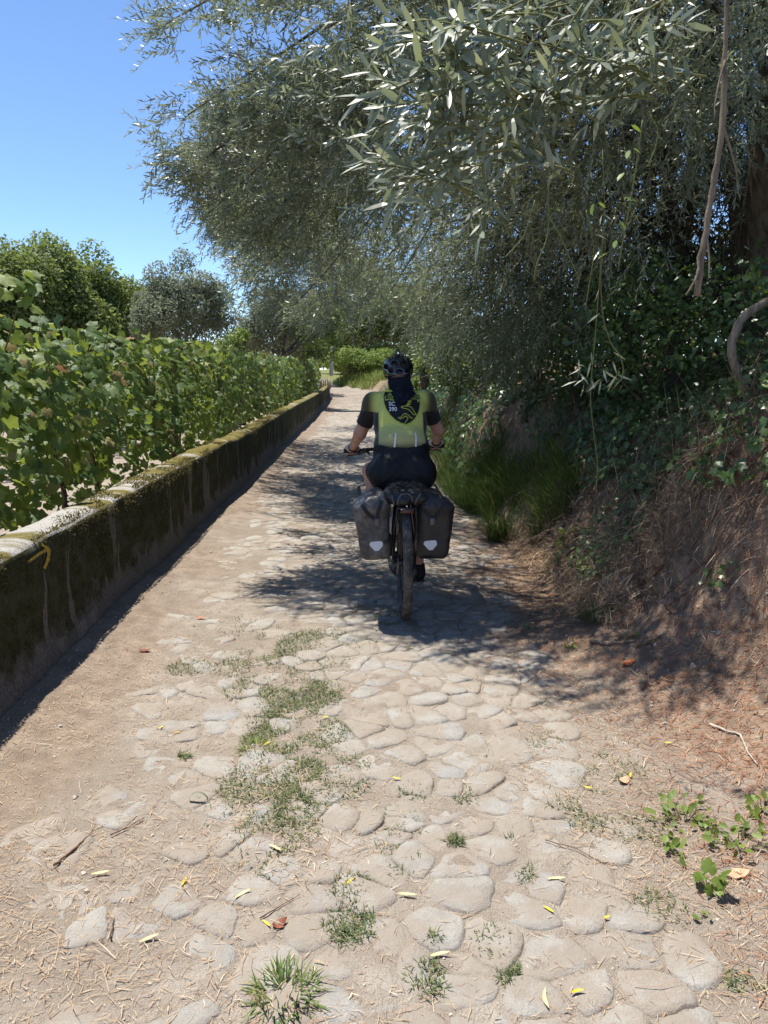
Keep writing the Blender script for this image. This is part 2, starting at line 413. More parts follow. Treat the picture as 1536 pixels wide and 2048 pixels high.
M['weed'] = strip_mat('path_weed', [(0, (0.055, 0.085, 0.03)), (0.6, (0.11, 0.15, 0.055)), (1, (0.30, 0.28, 0.12))], 0.6, 0.2)
M['straw'] = strip_mat('straw', [(0, (0.14, 0.075, 0.045)), (0.25, (0.30, 0.175, 0.10)), (0.55, (0.45, 0.315, 0.19)), (0.85, (0.57, 0.44, 0.29)), (1, (0.66, 0.56, 0.42))], 0.7, 0.12)
M['needle'] = strip_mat('red_needle', [(0, (0.08, 0.034, 0.020)), (0.3, (0.23, 0.088, 0.045)), (0.6, (0.36, 0.155, 0.08)), (0.85, (0.44, 0.27, 0.16)), (1, (0.54, 0.44, 0.31))], 0.7, 0.12)
M['moss'] = strip_mat('moss', [(0, (0.045, 0.040, 0.014)), (0.5, (0.115, 0.098, 0.032)), (1, (0.23, 0.195, 0.07))], 0.9, 0.2)
M['grit'] = plain('grit', (0.40, 0.35, 0.28), 0.9, 0.2, 40, 0.4)

# ---------------------------------------------------------------- terrain
def centre(y):
    y = np.asarray(y, float); return -0.025 * y - 0.03 * np.maximum(y - 38, 0) ** 2 * (y < 70) - (y >= 70) * 30.7
def bank_start(y): return 1.15 + 0.52 * sstep(4.8, 2.9, y) + 0.16 * sstep(10.5, 6.5, y)
def height(x, y, fine=True):
    x = np.asarray(x, float); y = np.asarray(y, float)
    s = x - centre(y); t = s - bank_start(y)
    amp = 1 - 0.6 * sstep(39, 44, y)
    z = (0.10 * sstep(0, 0.25, t) + 1.10 * sstep(0.08, 0.62 + 0.42 * sstep(9.5, 6.5, y), t) + 0.45 * sstep(0.5, 2.2, t)) * amp
    z = z + sstep(0.0, 0.5, t) * (0.24 * fbm(x * 1.7 + 3, y * 1.7, 5, 3) + 0.12 * fbm(x * 7, y * 7, 9, 2) + 0.045 * fbm(x * 19, y * 19, 12, 2) - 0.16 * np.abs(fbm(x * 3.1, y * 3.1 + 2 * x, 14, 3)) * sstep(8, 5, y)) * amp
    z = z + 0.17 * sstep(-0.5, 0.2, t) * sstep(5.4, 3.9, y)
    z = z + 0.55 * sstep(30, 50, y) + 0.035 * fbm(x * 0.9, y * 0.6, 2, 2)
    z = z + 0.10 * sstep(-1.78, -1.92, s)                       # the field lies a little higher than the lane
    z = z + 0.045 * sstep(-1.25, -1.69, s) * (s > -1.78)        # earth heaped at the foot of the wall
    if fine: z = z + 0.009 * fbm(x * 8, y * 8, 21, 3) + 0.006 * noise2(x * 34, y * 34, 31)
    return z

def terrain_hit(px, py):
    """first point of the terrain seen at photograph pixel px,py"""
    d = ray(px, py); o = np.array([0, 0, CAM_H]); t = np.concatenate([np.arange(1.0, 12, .02), np.arange(12, 70, .1)])
    P = o + d * t[:, None]; k = np.argmax(P[:, 2] < height(P[:, 0], P[:, 1]))
    return P[k] if k else on_ground(px, py)

def axis(dense0, dense1, step, lo, hi, g):
    a = list(np.arange(dense0, dense1, step)); st = step
    while a[-1] < hi: st = min(st * g, 60); a.append(a[-1] + st)
    b = []; st = step; p = dense0
    while p > lo: st = min(st * g, 60); p -= st; b.append(p)
    return np.array(b[::-1] + a)
gx = axis(-2.1, 2.5, 0.026, -420, 420, 1.16); gy = axis(1.0, 6.5, 0.026, -25, 800, 1.035)
GX, GY = np.meshgrid(gx, gy); GZ = height(GX, GY)
nx, ny = len(gx), len(gy)
idx = np.arange(nx * ny).reshape(ny, nx)
quads = np.stack([idx[:-1, :-1], idx[:-1, 1:], idx[1:, 1:], idx[1:, :-1]], -1).reshape(-1, 4)
GV = np.stack([GX, GY, GZ], -1).reshape(-1, 3)
gs = GX - centre(GY); gt = gs - bank_start(GY)
pc = np.zeros((ny, nx, 3))
pc[..., 0] = sstep(-0.62, -0.12, gt + 0.35 * fbm(GX * 3, GY * 3, 41, 3)) * sstep(9, 6, GY) + sstep(-0.15, .25, gt) * sstep(6, 9, GY) + 0.55 * sstep(-0.95, -1.55, gs + 0.5 * fbm(GX * 2, GY * 1.3, 47, 3)) * (gs > -1.75)
pc[..., 1] = sstep(-1.8, -1.95, gs)
pc[..., 2] = np.maximum(sstep(2.0, 3.5, gt + fbm(GX, GY, 43)), sstep(42, 46, GY) * (gs > 1.1)) * (gs > 0) + sstep(-14, -20, gs)
pc[..., 2] = np.clip(pc[..., 2], 0, 1)
pc = pc.reshape(-1, 3)
fc = GV[quads].mean(1); fs = fc[:, 0] - centre(fc[:, 1])
is_path = (fs > -1.73) & (fs < bank_start(fc[:, 1]) + 0.03) & (fc[:, 1] > -6) & (fc[:, 1] < 62)
def sub(mask):
    f = quads[mask]; u, inv = np.unique(f, return_inverse=True); return GV[u], inv.reshape(-1, 4), pc[u]
V, F, C = sub(~is_path)
tag(obj('ground', V, F, M['ground'], col=C), kind='structure')
V, F, C = sub(is_path)
path = tag(obj('path', V, F, M['ground'], col=C), kind='structure')

# ---------------------------------------------------------------- cobbles bedded in the path
def cells(pts, maxr):
    out = []
    for i, p in enumerate(pts):
        d = pts - p; dd = (d ** 2).sum(1); nb = np.argsort(dd)[1:15]
        poly = [np.array([math.cos(a), math.sin(a)]) * maxr for a in np.linspace(0, 2 * math.pi, 9)[:-1]]
        for j in nb:
            nrm = d[j]; lim = dd[j] / 2; new = []
            for a, b in zip(poly, poly[1:] + poly[:1]):
                da, db = a @ nrm - lim, b @ nrm - lim
                if da <= 0: new.append(a)
                if da * db < 0: new.append(a + (b - a) * (da / (da - db)))
            poly = new
            if len(poly) < 3: break
        out.append(np.array(poly) if len(poly) >= 3 else None)
    return out
def outline(poly, n, gap):
    c = poly.mean(0); q = poly - c; r = np.linalg.norm(q, axis=1); q = q * np.maximum(0.35, (r - gap) / r)[:, None]
    for it in range(1):                                       # round the corners
        q = np.concatenate([np.stack([q * 0.88 + np.roll(q, -1, 0) * 0.12, q * 0.12 + np.roll(q, -1, 0) * 0.88], 1)]).reshape(-1, 2)
    L = np.concatenate([[0], np.cumsum(np.linalg.norm(np.roll(q, -1, 0) - q, axis=1))])
    qq = np.vstack([q, q[:1]]); t = np.linspace(0, L[-1], n + 1)[:-1]
    return c, np.stack([np.interp(t, L, qq[:, 0]), np.interp(t, L, qq[:, 1])], 1)
def stone_chance(s, y):
    p = 0.98 * sstep(-0.70, -0.30, s) * sstep(1.10, 0.80, s)
    p = np.maximum(p, 0.58 * sstep(-1.3, -0.9, s) * (s < 0.3))
    p = p * (1 - 0.45 * np.exp(-((s + 0.32) / 0.2) ** 2) * ((y > 2.2) & (y < 4.6)))
    return np.where(y > 6, np.maximum(p, 0.75 * sstep(-1.4, -1.1, s) * sstep(1.2, 0.9, s)), p)
def make_stones(y0, y1, sp, n):
    pts = []
    rows = np.arange(y0, y1, sp * 0.80)
    for i, y in enumerate(rows):
        xs = np.arange(-1.5, 1.3, sp * 1.12) + (i % 2) * sp * 0.55
        for x in xs: pts.append([x + rng.normal(0, sp * 0.28), y + rng.normal(0, sp * 0.22)])
    pts = np.array(pts); pts = pts[rng.random(len(pts)) > 0.13]
    res = []
    for p, poly in zip(pts, cells(pts * 1.0, sp * 0.95)):
        if poly is None or rng.random() > stone_chance(p[0], p[1]): continue
        c, q = outline(poly, n, sp * rng.uniform(0.02, 0.07))
        if len(q) < 3: continue
        wx, wy = p[0] + c[0] + centre(p[1]), p[1] + c[1]
        ang = np.arctan2(q[:, 1], q[:, 0]); q = q * (1 + 0.16 * fbm(np.cos(ang) * 2.2 + p[0] * 9, np.sin(ang) * 2.2 + p[1] * 9, 61, 3) + 0.025 * rng.standard_normal(n))[:, None]
        top = 0.0015 + 0.0060 * rng.random() + 0.003 * (rng.random() < 0.12) ; tx, ty = rng.normal(0, 0.022, 2)
        if p[0] < -0.7: top -= 0.002
        rings = []
        for sc, dz in ((1.07, -0.022), (1.0, -0.0055), (0.92, 0.0), (0.55, 0.0)):
            xy = q * sc; z = top + dz + xy[:, 0] * tx + xy[:, 1] * ty + rng.normal(0, 0.0014, n) * (dz > -0.02) + 0.009 * fbm((xy[:, 0] + wx) * 11, (xy[:, 1] + wy) * 11, 67, 2) * (dz > -0.02)
            rings.append(np.column_stack([xy, z]))
        V = np.vstack(rings + [np.array([[0, 0, top + 0.001]])])
        F = [[r * n + j, r * n + (j + 1) % n, (r + 1) * n + (j + 1) % n, (r + 1) * n + j] for r in range(3) for j in range(n)]
        F += [[3 * n + j, 3 * n + (j + 1) % n, 4 * n] for j in range(n)]
        res.append((V, F, np.array([wx, wy, float(height(wx, wy, False))])))
    return res
near = make_stones(1.2, 5.3, 0.152, 16)
near.sort(key=lambda a: a[2][1])
for V, F, loc in near[:300]:
    o = link('cobble', new_mesh('cobble', V, F, M['stone'], var=np.full(len(V), rng.random())), path); o.location = loc
rest = near[300:] + make_stones(5.3, 13, 0.17, 9) + make_stones(13, 34, 0.26, 7)
mbV, mbF, mbv, nn = [], [], [], 0
for V, F, loc in rest:
    mbV.append(V + loc); mbF += [[i + nn for i in f] for f in F]; mbv.append(np.full(len(V), rng.random())); nn += len(V)
tag(obj('cobbles', np.vstack(mbV), mbF, M['stone'], path, var=np.concatenate(mbv)), kind='stuff')

# ---------------------------------------------------------------- low mossy wall
WS = -1.71                                     # its face, measured from the middle of the lane
wy = np.concatenate([np.arange(0.4, 9, 0.05), np.arange(9, 38.01, 0.16)])
prof = []                                      # (offset from the face, height 0..1, outward normal)
WT, WH = 0.265, 0.72
for z in np.linspace(-0.25, 0.93, 15): prof.append((0, z, 1, 0))
prof += [(-0.008, 0.965, .9, .4), (-0.03, 0.99, .5, .8), (-0.06, 1.0, 0, 1), (-0.10, 1.005, 0, 1), (-0.15, 1.005, 0, 1), (-0.20, 1.0, 0, 1), (-0.238, 0.985, -.5, .8), (-0.258, 0.955, -.9, .4)]
for z in np.linspace(0.9, -0.25, 6): prof.append((-WT, z, -1, 0))
prof = np.array(prof); npf = len(prof)
Y, PI_ = np.meshgrid(wy, np.arange(npf), indexing='ij')
offs = prof[PI_.ravel(), 0].reshape(Y.shape); zz = prof[PI_.ravel(), 1].reshape(Y.shape)
nxx = prof[PI_.ravel(), 2].reshape(Y.shape); nzz = prof[PI_.ravel(), 3].reshape(Y.shape)
whgt = WH + 0.02 * noise2(wy * 0.5, wy * 0, 3) + 0.012 * noise2(wy * 3, wy * 0, 4) - 0.03 * sstep(9.5, 10.2, wy) + 0.03 * sstep(16, 17, wy)
bulge = 0.03 * fbm(Y * 1.1, zz * 1.2, 50, 3) + 0.016 * fbm(Y * 6, zz * 5 + offs * 6, 52, 3)
skirt = 0.05 * sstep(0.25, 0.0, zz) * (nxx > 0)
wz = np.where(zz > 0, zz * whgt[:, None], zz) + nzz * (bulge * 0.8) + (0.55 * sstep(30, 50, Y))
wx = centre(Y) + WS + offs + nxx * bulge + skirt + 0.02 * noise2(Y * 0.4, Y * 0, 8)
WV = np.stack([wx, Y, wz], -1)
ii = np.arange(len(wy) * npf).reshape(len(wy), npf)
WF = np.stack([ii[:-1, :-1], ii[1:, :-1], ii[1:, 1:], ii[:-1, 1:]], -1).reshape(-1, 4)
wall = thing('stone_wall', 'long low rendered wall covered in moss and pale lichen beside the vines', 'wall', (centre(3.) + WS - 0.1, 3.0, 0))
wbody = obj('wall_body', WV.reshape(-1, 3), [WF, np.array([list(ii[0][::-1])]), np.array([list(ii[-1])])], M['wall'], wall)
wbvh = BVHTree.FromPolygons([tuple(v) for v in WV.reshape(-1, 3)], [tuple(f) for f in WF])
# moss cushions fringing the top edge and the upper face
n = 26000
my = 1.5 + 12.5 * rng.random(n) ** 1.5; top_side = rng.random(n)
bandn = fbm(my * 3.3, my * 0 + 0.3, 61, 2)
zt = np.interp(my, wy, whgt)
foff = np.where(top_side < 0.6, -0.215 * rng.random(n) ** 1.3, 0.0)
fz = np.where(top_side < 0.6, zt - 0.004, zt * (0.96 - 0.42 * rng.random(n) ** 2))
keep = (top_side >= 0.6) | (fbm(my * 3.3 + foff * 2, foff * 4, 63, 3) + 0.10 * sstep(3.5, 6, my) > 0.03)
keep &= (top_side < 0.6) | (fbm(my * 2.2, fz * 2.5, 65, 3) > -0.12)
arrow_c = at(72, 1113, 4.0)
keep &= ~((top_side >= .6) & (np.abs(my - 3.70) < 0.2) & (fz > 0.33))
my, foff, fz, top_side = my[keep], foff[keep], fz[keep], top_side[keep]
mb = np.stack([centre(my) + WS + foff + np.where(top_side >= .6, -0.004, 0) , my, fz], 1)
az = np.where(top_side < 0.6, rng.random(len(my)) * 6.28, rng.normal(0, 0.9, len(my)))
V, F, v = blades(mb, az, rng.uniform(0.008, 0.020, len(my)), rng.uniform(0.004, 0.009, len(my)), np.where(top_side < 0.6, rng.uniform(0, .9, len(my)), rng.uniform(0.5, 1.3, len(my))), np.full(len(my), 0.4), 3)
tag(obj('moss', V, F, M['moss'], wall, var=v, smooth=False), kind='stuff')
# yellow waymark arrow painted on the face, laid onto its surface
def stroke(pts, w):
    pts = np.array(pts, float); out = []; nrm = []
    L = np.linspace(0, 1, 9); seg = np.array([np.interp(L, np.linspace(0, 1, len(pts)), pts[:, k]) for k in (0, 1)]).T
    d = norm(np.gradient(seg, axis=0)); pz = np.stack([-d[:, 1], d[:, 0]], 1)
    ww = w / 2 * (1 + 0.12 * rng.standard_normal(9))[:, None]
    return np.concatenate([seg - pz * ww, seg + pz * ww], 1).reshape(-1, 2), [[2 * i, 2 * i + 1, 2 * i + 3, 2 * i + 2] for i in range(8)]
arrow = MB()
for pts in ([(54, 1124), (75, 1108), (96, 1096)], [(80, 1088), (92, 1096), (95, 1104)], [(96, 1097), (94, 1118), (86, 1137)]):
    q, f = stroke(pts, 6.0); P3 = []
    for a in q:
        d = Vector(ray(*a)); hit = wbvh.ray_cast(Vector((0, 0, CAM_H)), d.normalized())
        P3.append(np.array(hit[0]) + np.array([0.007, 0, 0]) if hit[0] is not None else at(a[0], a[1], 4.0))
    arrow.add(P3, f)
k = N('yellow_paint'); c = k.mix(k.ramp(k.noise(60, k.pos(), 4, .7), [(0.38, 0.0), (0.60, 0.85)]), (0.56, 0.40, 0.03), (0.14, 0.11, 0.05))
M['yellow'] = k.done(k.bsdf(c, 0.8, 0.2, k.bump(k.noise(55, k.pos(), 4), .6, .01)))
tag(arrow.build('painted_arrow', M['yellow'], wall), 'yellow painted arrow pointing along the lane')

# ---------------------------------------------------------------- straw, needles, grit and weeds on the path
def lie(x, y, mat_len, width, var, name, mat, lift=0.003):
    K = len(x); z = height(x, y) + lift + 0.006 * rng.random(K)
    b = np.stack([x, y, z], 1)
    V, F, v = blades(b, rng.random(K) * 6.283, mat_len, width, rng.normal(1.52, 0.10, K), rng.normal(0.05, 0.25, K), 2, var)
    Q = V.reshape(K, 3, 2, 3); dx = Q[:, 2].mean(1) - Q[:, 0].mean(1); sd_ = np.stack([-dx[:, 1], dx[:, 0], np.zeros(K)], 1) * rng.normal(0, .28, K)[:, None]      # bend sideways
    Q += (sd_[:, None] * (np.array([0, .5, 1.]) ** 2)[None, :, None])[:, :, None, :]; V = Q.reshape(-1, 3)
    # follow the slope
    V[:, 2] += height(V[:, 0], V[:, 1]) - np.repeat(height(x, y), len(V) // K)
    return V, F, v
bag = Bag()
def ysample(n, y0, y1): return y0 * (y1 / y0) ** rng.random(n)           # denser close to the camera
n = 62000; y = ysample(n, 1.25, 11); s = rng.uniform(-1.69, 1.25, n)
dens = 0.20 + 0.75 * sstep(0.40, 0.85, s) + 0.35 * sstep(-0.45, -0.9, s) + 0.45 * np.exp(-((s + 0.3) / 0.3) ** 2)
dens = dens * (0.35 + 1.9 * np.clip(fbm(s * 2.2, y * 2.2, 71, 3) + 0.3, 0, 1)) * np.where(y > 5, 0.8, 1)
kp = rng.random(n) < dens; y, s = y[kp], s[kp]
bag.put(*lie(s + centre(y), y, rng.lognormal(-3.75, .5, len(y)) * (1 + 0.8 * (rng.random(len(y)) < .08)), rng.lognormal(-6.55, .35, len(y)), np.clip(rng.normal(.52, .25, len(y)), 0, 1), '', None))
tag(bag.build('straw_litter', M['straw']), 'pale dry straw and leaf bits strewn over the cobbled path', 'straw litter', kind='stuff')
bag = Bag()
n = 46000; y = ysample(n, 1.25, 8.0); s = bank_start(y) + rng.uniform(-1.05, 1.1, n)
t = s - bank_start(y)
dens = sstep(-0.95, -0.35, t) * (0.35 + 1.6 * np.clip(fbm(s * 2.5, y * 2.5, 75, 3) + 0.35, 0, 1)) * np.where(t > 0.25, 0.85, 1)
kp = rng.random(n) < dens; y, s = y[kp], s[kp]
bag.put(*lie(s + centre(y), y, rng.uniform(0.018, 0.062, len(y)), rng.uniform(0.0014, 0.0032, len(y)), np.clip(rng.normal(.44, .27, len(y)), 0, 1), '', None, 0.004))
tag(bag.build('needle_litter', M['needle']), 'reddish dry needles and grass lying along the foot of the bank', 'needle litter', kind='stuff')
# grit: small angular crumbs
cube = (np.array([[-.5, -.5, -.3], [.5, -.4, -.3], [.4, .5, -.3], [-.5, .4, -.3], [-.3, -.3, .4], [.3, -.35, .35], [.3, .3, .45], [-.3, .3, .3]]),
        [np.array([[4, 5, 6, 7], [0, 1, 5, 4], [1, 2, 6, 5], [2, 3, 7, 6], [3, 0, 4, 7]])], np.zeros(8))
n = 11000; y = ysample(n, 1.25, 7); s = rng.uniform(-1.70, 2.4, n); x = s + centre(y)
kp = rng.random(n) < 0.35 + 0.65 * sstep(-0.3, -1.2, s) + 0.3 * (s > 1.1); x, y, s = x[kp], y[kp], s[kp]; n = len(x)
V, F, v = scatter(cube, frames_n(np.tile([0, 0, 1.0], (n, 1)) + rng.normal(0, .3, (n, 3)), rng.random(n) * 6.28), np.stack([x, y, height(x, y)], 1), rng.uniform(0.003, 0.009, n) * (1 + 1.5 * (rng.random(n) < .03)), rng.random(n))
tag(obj('grit', V, F, M['grit'], smooth=False, var=v), 'loose grit and crumbs of earth scattered on the path', 'grit', kind='stuff')

def weeds(spots, per, ln, mat, name, label, cat, wid=(0.002, 0.004)):
    bag = Bag()
    for (x0, y0, rx, ry, d) in spots:
        K = int(per * d); a = rng.random(K) * 6.283; r = np.sqrt(rng.random(K))
        x = x0 + rx * r * np.cos(a); y = y0 + ry * r * np.sin(a)
        kp = fbm(x * 9, y * 9, 81, 2) > -0.18; x, y = x[kp], y[kp]; K = len(x)
        if K == 0: continue
        b = np.stack([x, y, height(x, y) - 0.002], 1)
        bag.put(*blades(b, rng.random(K) * 6.283, rng.uniform(*ln, K), rng.uniform(*wid, K), rng.uniform(0.4, 1.45, K), rng.uniform(0, .8, K), 2, np.clip(rng.normal(.5, .25, K), 0, 1)))
    return tag(bag.build(name, mat), label, cat, kind='stuff')
spots = []
for px, py, rx, d in [(600, 1400, 90, 3), (500, 1375, 60, 1.2), (640, 1385, 50, 1.0), (540, 1490, 70, 2.2), (650, 1470, 60, 1.4), (600, 1550, 60, 1.4), (510, 1570, 80, 1.8), (590, 1630, 60, 1.2), (590, 1600, 40, .6),
                      (700, 1290, 60, .8), (560, 1270, 50, .7), (455, 1335, 50, .6), (500, 1240, 40, .5), (700, 1780, 50, .7), (910, 1690, 18, .6), (1020, 1690, 16, .4), (700, 1860, 60, 1.1), (460, 1820, 20, .4),
                      (1070, 1765, 40, .7), (870, 1890, 20, .5), (980, 1895, 50, .6), (830, 1590, 35, .5), (930, 1600, 30, .5), (370, 1508, 20, .4), (1020, 1960, 30, .5), (860, 1970, 50, .8), (620, 1275, 30, .4), (640, 1060, 60, .9), (660, 1000, 50, .8), (655, 950, 40, .6), (725, 825, 22, 1.2), (720, 815, 15, 1.0),
                      (1240, 1530, 60, 1.0), (1170, 1640, 50, .8), (1120, 1600, 40, .5), (1200, 1560, 60, .8), (1280, 1660, 60, .9), (1090, 1480, 40, .4), (1320, 1820, 60, .6), (1500, 1980, 60, .8)]:
    g = on_ground(px, py); m_ = g[1] / FPX
    spots.append((g[0], g[1], rx * m_, rx * m_ * 1.1, d * (.55 if px > 740 else 1)))
for i in range(26):
    y_ = rng.uniform(2.3, 5.0); spots.append((float(centre(y_)) + rng.normal(-.32, .22), y_, rng.uniform(.08, .2), rng.uniform(.1, .25), rng.uniform(.3, .9)))
weeds(spots, 640, (0.010, 0.035), M['weed'], 'path_weeds', 'short green weeds creeping between the cobbles of the path', 'weeds')

def tuft(px, py, R, n, ln, mat, label, name='grass_tuft', lean=(0.1, 1.1), wid=(0.003, 0.006), group=None, z=None, var=(.45, .22), dir_bias=None):
    g = terrain_hit(px, py)
    a = rng.random(n) * 6.283; r = R * np.sqrt(rng.random(n))
    x = g[0] + r * np.cos(a); y = g[1] + r * np.sin(a)
    b = np.stack([x, y, height(x, y) - 0.01], 1)
    aa = a + rng.normal(0, .6, n)
    if dir_bias is not None: aa = np.where(rng.random(n) < .75, dir_bias + rng.normal(0, .7, n), aa)
    V, F, v = blades(b, aa, rng.uniform(*ln, n), rng.uniform(*wid, n), rng.uniform(*lean, n), rng.uniform(.2, 1.3, n), 3, np.clip(rng.normal(*var, n), 0, 1))
    return tag(solo(name, V, F, mat, (g[0], g[1], float(height(g[0], g[1]))), var=v, smooth=False), label, 'grass', group)
tuft(575, 1990, 0.075, 190, (0.03, 0.085), M['grass'], 'bright green grass tuft growing between cobbles at the bottom of the photo', var=(.7, .2))
tuft(515, 1500, 0.06, 120, (0.025, 0.07), M['grass_pale'], 'pale green grass tuft left of the middle of the path', var=(.35, .25))

# ---------------------------------------------------------------- leaf and twig templates
def lance(l, w, curl=0.12):
    V = np.array([[0, 0, 0], [-w * .46, l * .32, 0.10 * w], [w * .46, l * .32, 0.10 * w], [-w * .42, l * .66, -curl * l * .35], [w * .42, l * .66, -curl * l * .35], [0, l, -curl * l]])
    return V, np.array([[0, 2, 1], [3, 4, 5]]), np.array([[1, 2, 4, 3]])
def olive_twig(seed, nodes=11, length=0.34, leaf=0.064, lo=False, stem=True):
    r = np.random.default_rng(seed); t = np.linspace(0.04, 1, nodes)
    bend = r.normal(0, 0.10, 2)
    P = np.stack([bend[0] * length * t ** 2, length * t, -0.10 * length * t ** 2 + bend[1] * length * t ** 2], 1)
    V, T, Q, var, n = [], [], [], [], 0
    for i in range(nodes):
        a0 = (i % 2) * 1.57 + r.normal(0, .35)
        for sgn in (0, math.pi):
            if r.random() < 0.07: continue
            a = a0 + sgn; op = r.normal(0.78, .2) * (1 - 0.45 * t[i])
            d = np.array([math.cos(a) * math.sin(op), math.cos(op), math.sin(a) * math.sin(op)])
            z = norm(np.array([0, 0.6, 0.9]) + r.normal(0, .45, 3)); x = norm(np.cross(d, z)); z = np.cross(x, d)
            R = np.stack([x, d, z], 1); l = leaf * r.uniform(.72, 1.15) * (0.75 + 0.25 * math.sin(t[i] * 3.1))
            v, tr, q = lance(l, l * r.uniform(.17, .22), r.normal(.05, .15))
            if lo: v = v[[0, 2, 5, 1]]; V.append(v @ R.T + P[i]); Q.append(np.array([[0, 1, 2, 3]]) + n); n += 4; var += [r.uniform(-.3, .3)] * 4
            else: V.append(v @ R.T + P[i]); T.append(tr + n); Q.append(q + n); n += 6; var += [r.uniform(-.3, .3)] * 6
    if stem:
        for k in range(nodes - 1):
            w = 0.0022 * (1.3 - t[k])
            a, b = P[k], P[k + 1]
            for ax in ((np.array([w, 0, w * .6]),) if k % 2 else (np.array([w * .6, 0, -w]),)):
                V.append(np.array([a - ax, a + ax, b + ax * .9, b - ax * .9])); Q.append(np.array([[0, 1, 2, 3]]) + n); n += 4; var += [0.55] * 4
    Fs = ([np.concatenate(T)] if T else []) + [np.concatenate(Q)]
    return np.concatenate(V), Fs, np.array(var)
TW = [olive_twig(i) for i in range(8)]
TWLO = [olive_twig(20 + i, nodes=10, leaf=0.075, lo=True, stem=False) for i in range(5)]
TWDROOP = [olive_twig(40 + i, nodes=13, length=0.5, leaf=0.06) for i in range(4)]

def star_leaf(lobes, teeth=0.0):
    """broad leaf in the XY plane, stalk at the origin, tip along +Y; lobes: list of (angle, radius)"""
    P = [[0, 0.42, 0.0]] + [[r * math.sin(a), 0.42 + r * math.cos(a), -0.22 * r * r - 0.05 * abs(math.sin(a))] for a, r in lobes]
    n = len(lobes); F = np.array([[0, i + 1, (i + 1) % n + 1] for i in range(n)])
    return np.array(P), [F[:, ::-1].copy()], np.zeros(n + 1)
VL = [star_leaf([(a + rng.normal(0, .05), r * rng.uniform(.92, 1.08)) for a, r in
                 [(0, .60), (.32, .47), (.55, .40), (.85, .56), (1.2, .45), (1.5, .42), (1.9, .53), (2.35, .45), (2.75, .46), (3.14, .26), (-2.75, .46), (-2.35, .45), (-1.9, .53), (-1.5, .42), (-1.2, .45), (-.85, .56), (-.55, .40), (-.32, .47)]]) for i in range(5)]
for v in VL:
    v[0][:, 2] += rng.normal(0, .035, len(v[0]))
IL = [star_leaf([(0, .66), (.35, .34), (.95, .55), (1.5, .36), (2.2, .48), (3.14, .28), (-2.2, .48), (-1.5, .36), (-.95, .55), (-.35, .34)])]
OV = (np.array([[0, 0, 0], [.27, .3, .03], [.24, .68, 0], [0, 1, -.08], [-.24, .68, 0], [-.27, .3, .03], [0, .5, -.05]]), [np.array([[0, 1, 6], [1, 2, 6], [2, 3, 6], [3, 4, 6], [4, 5, 6], [5, 0, 6]])], np.zeros(7))
RH = (np.array([[0, 0, 0], [.32, .5, .04], [0, 1, -.06], [-.32, .5, .04]]), [np.array([[0, 1, 2, 3]])], np.zeros(4))

def limb(pts, r0, r1, name, mat, parent, n=8, steps=14, wob=0.04):
    pts = np.array(pts, float); t = np.linspace(0, 1, len(pts)); q = np.linspace(0, 1, steps)
    P = np.stack([np.interp(q, t, pts[:, k]) for k in range(3)], 1)
    for it in range(2): P[1:-1] = (P[:-2] + 2 * P[1:-1] + P[2:]) / 4
    P[1:-1] += rng.normal(0, wob * r0 * 4, (steps - 2, 3))
    m = MB(); m.tube(P, np.linspace(r0, r1, steps) * (1 + .08 * rng.standard_normal(steps)), n); return m.build(name, mat, parent)

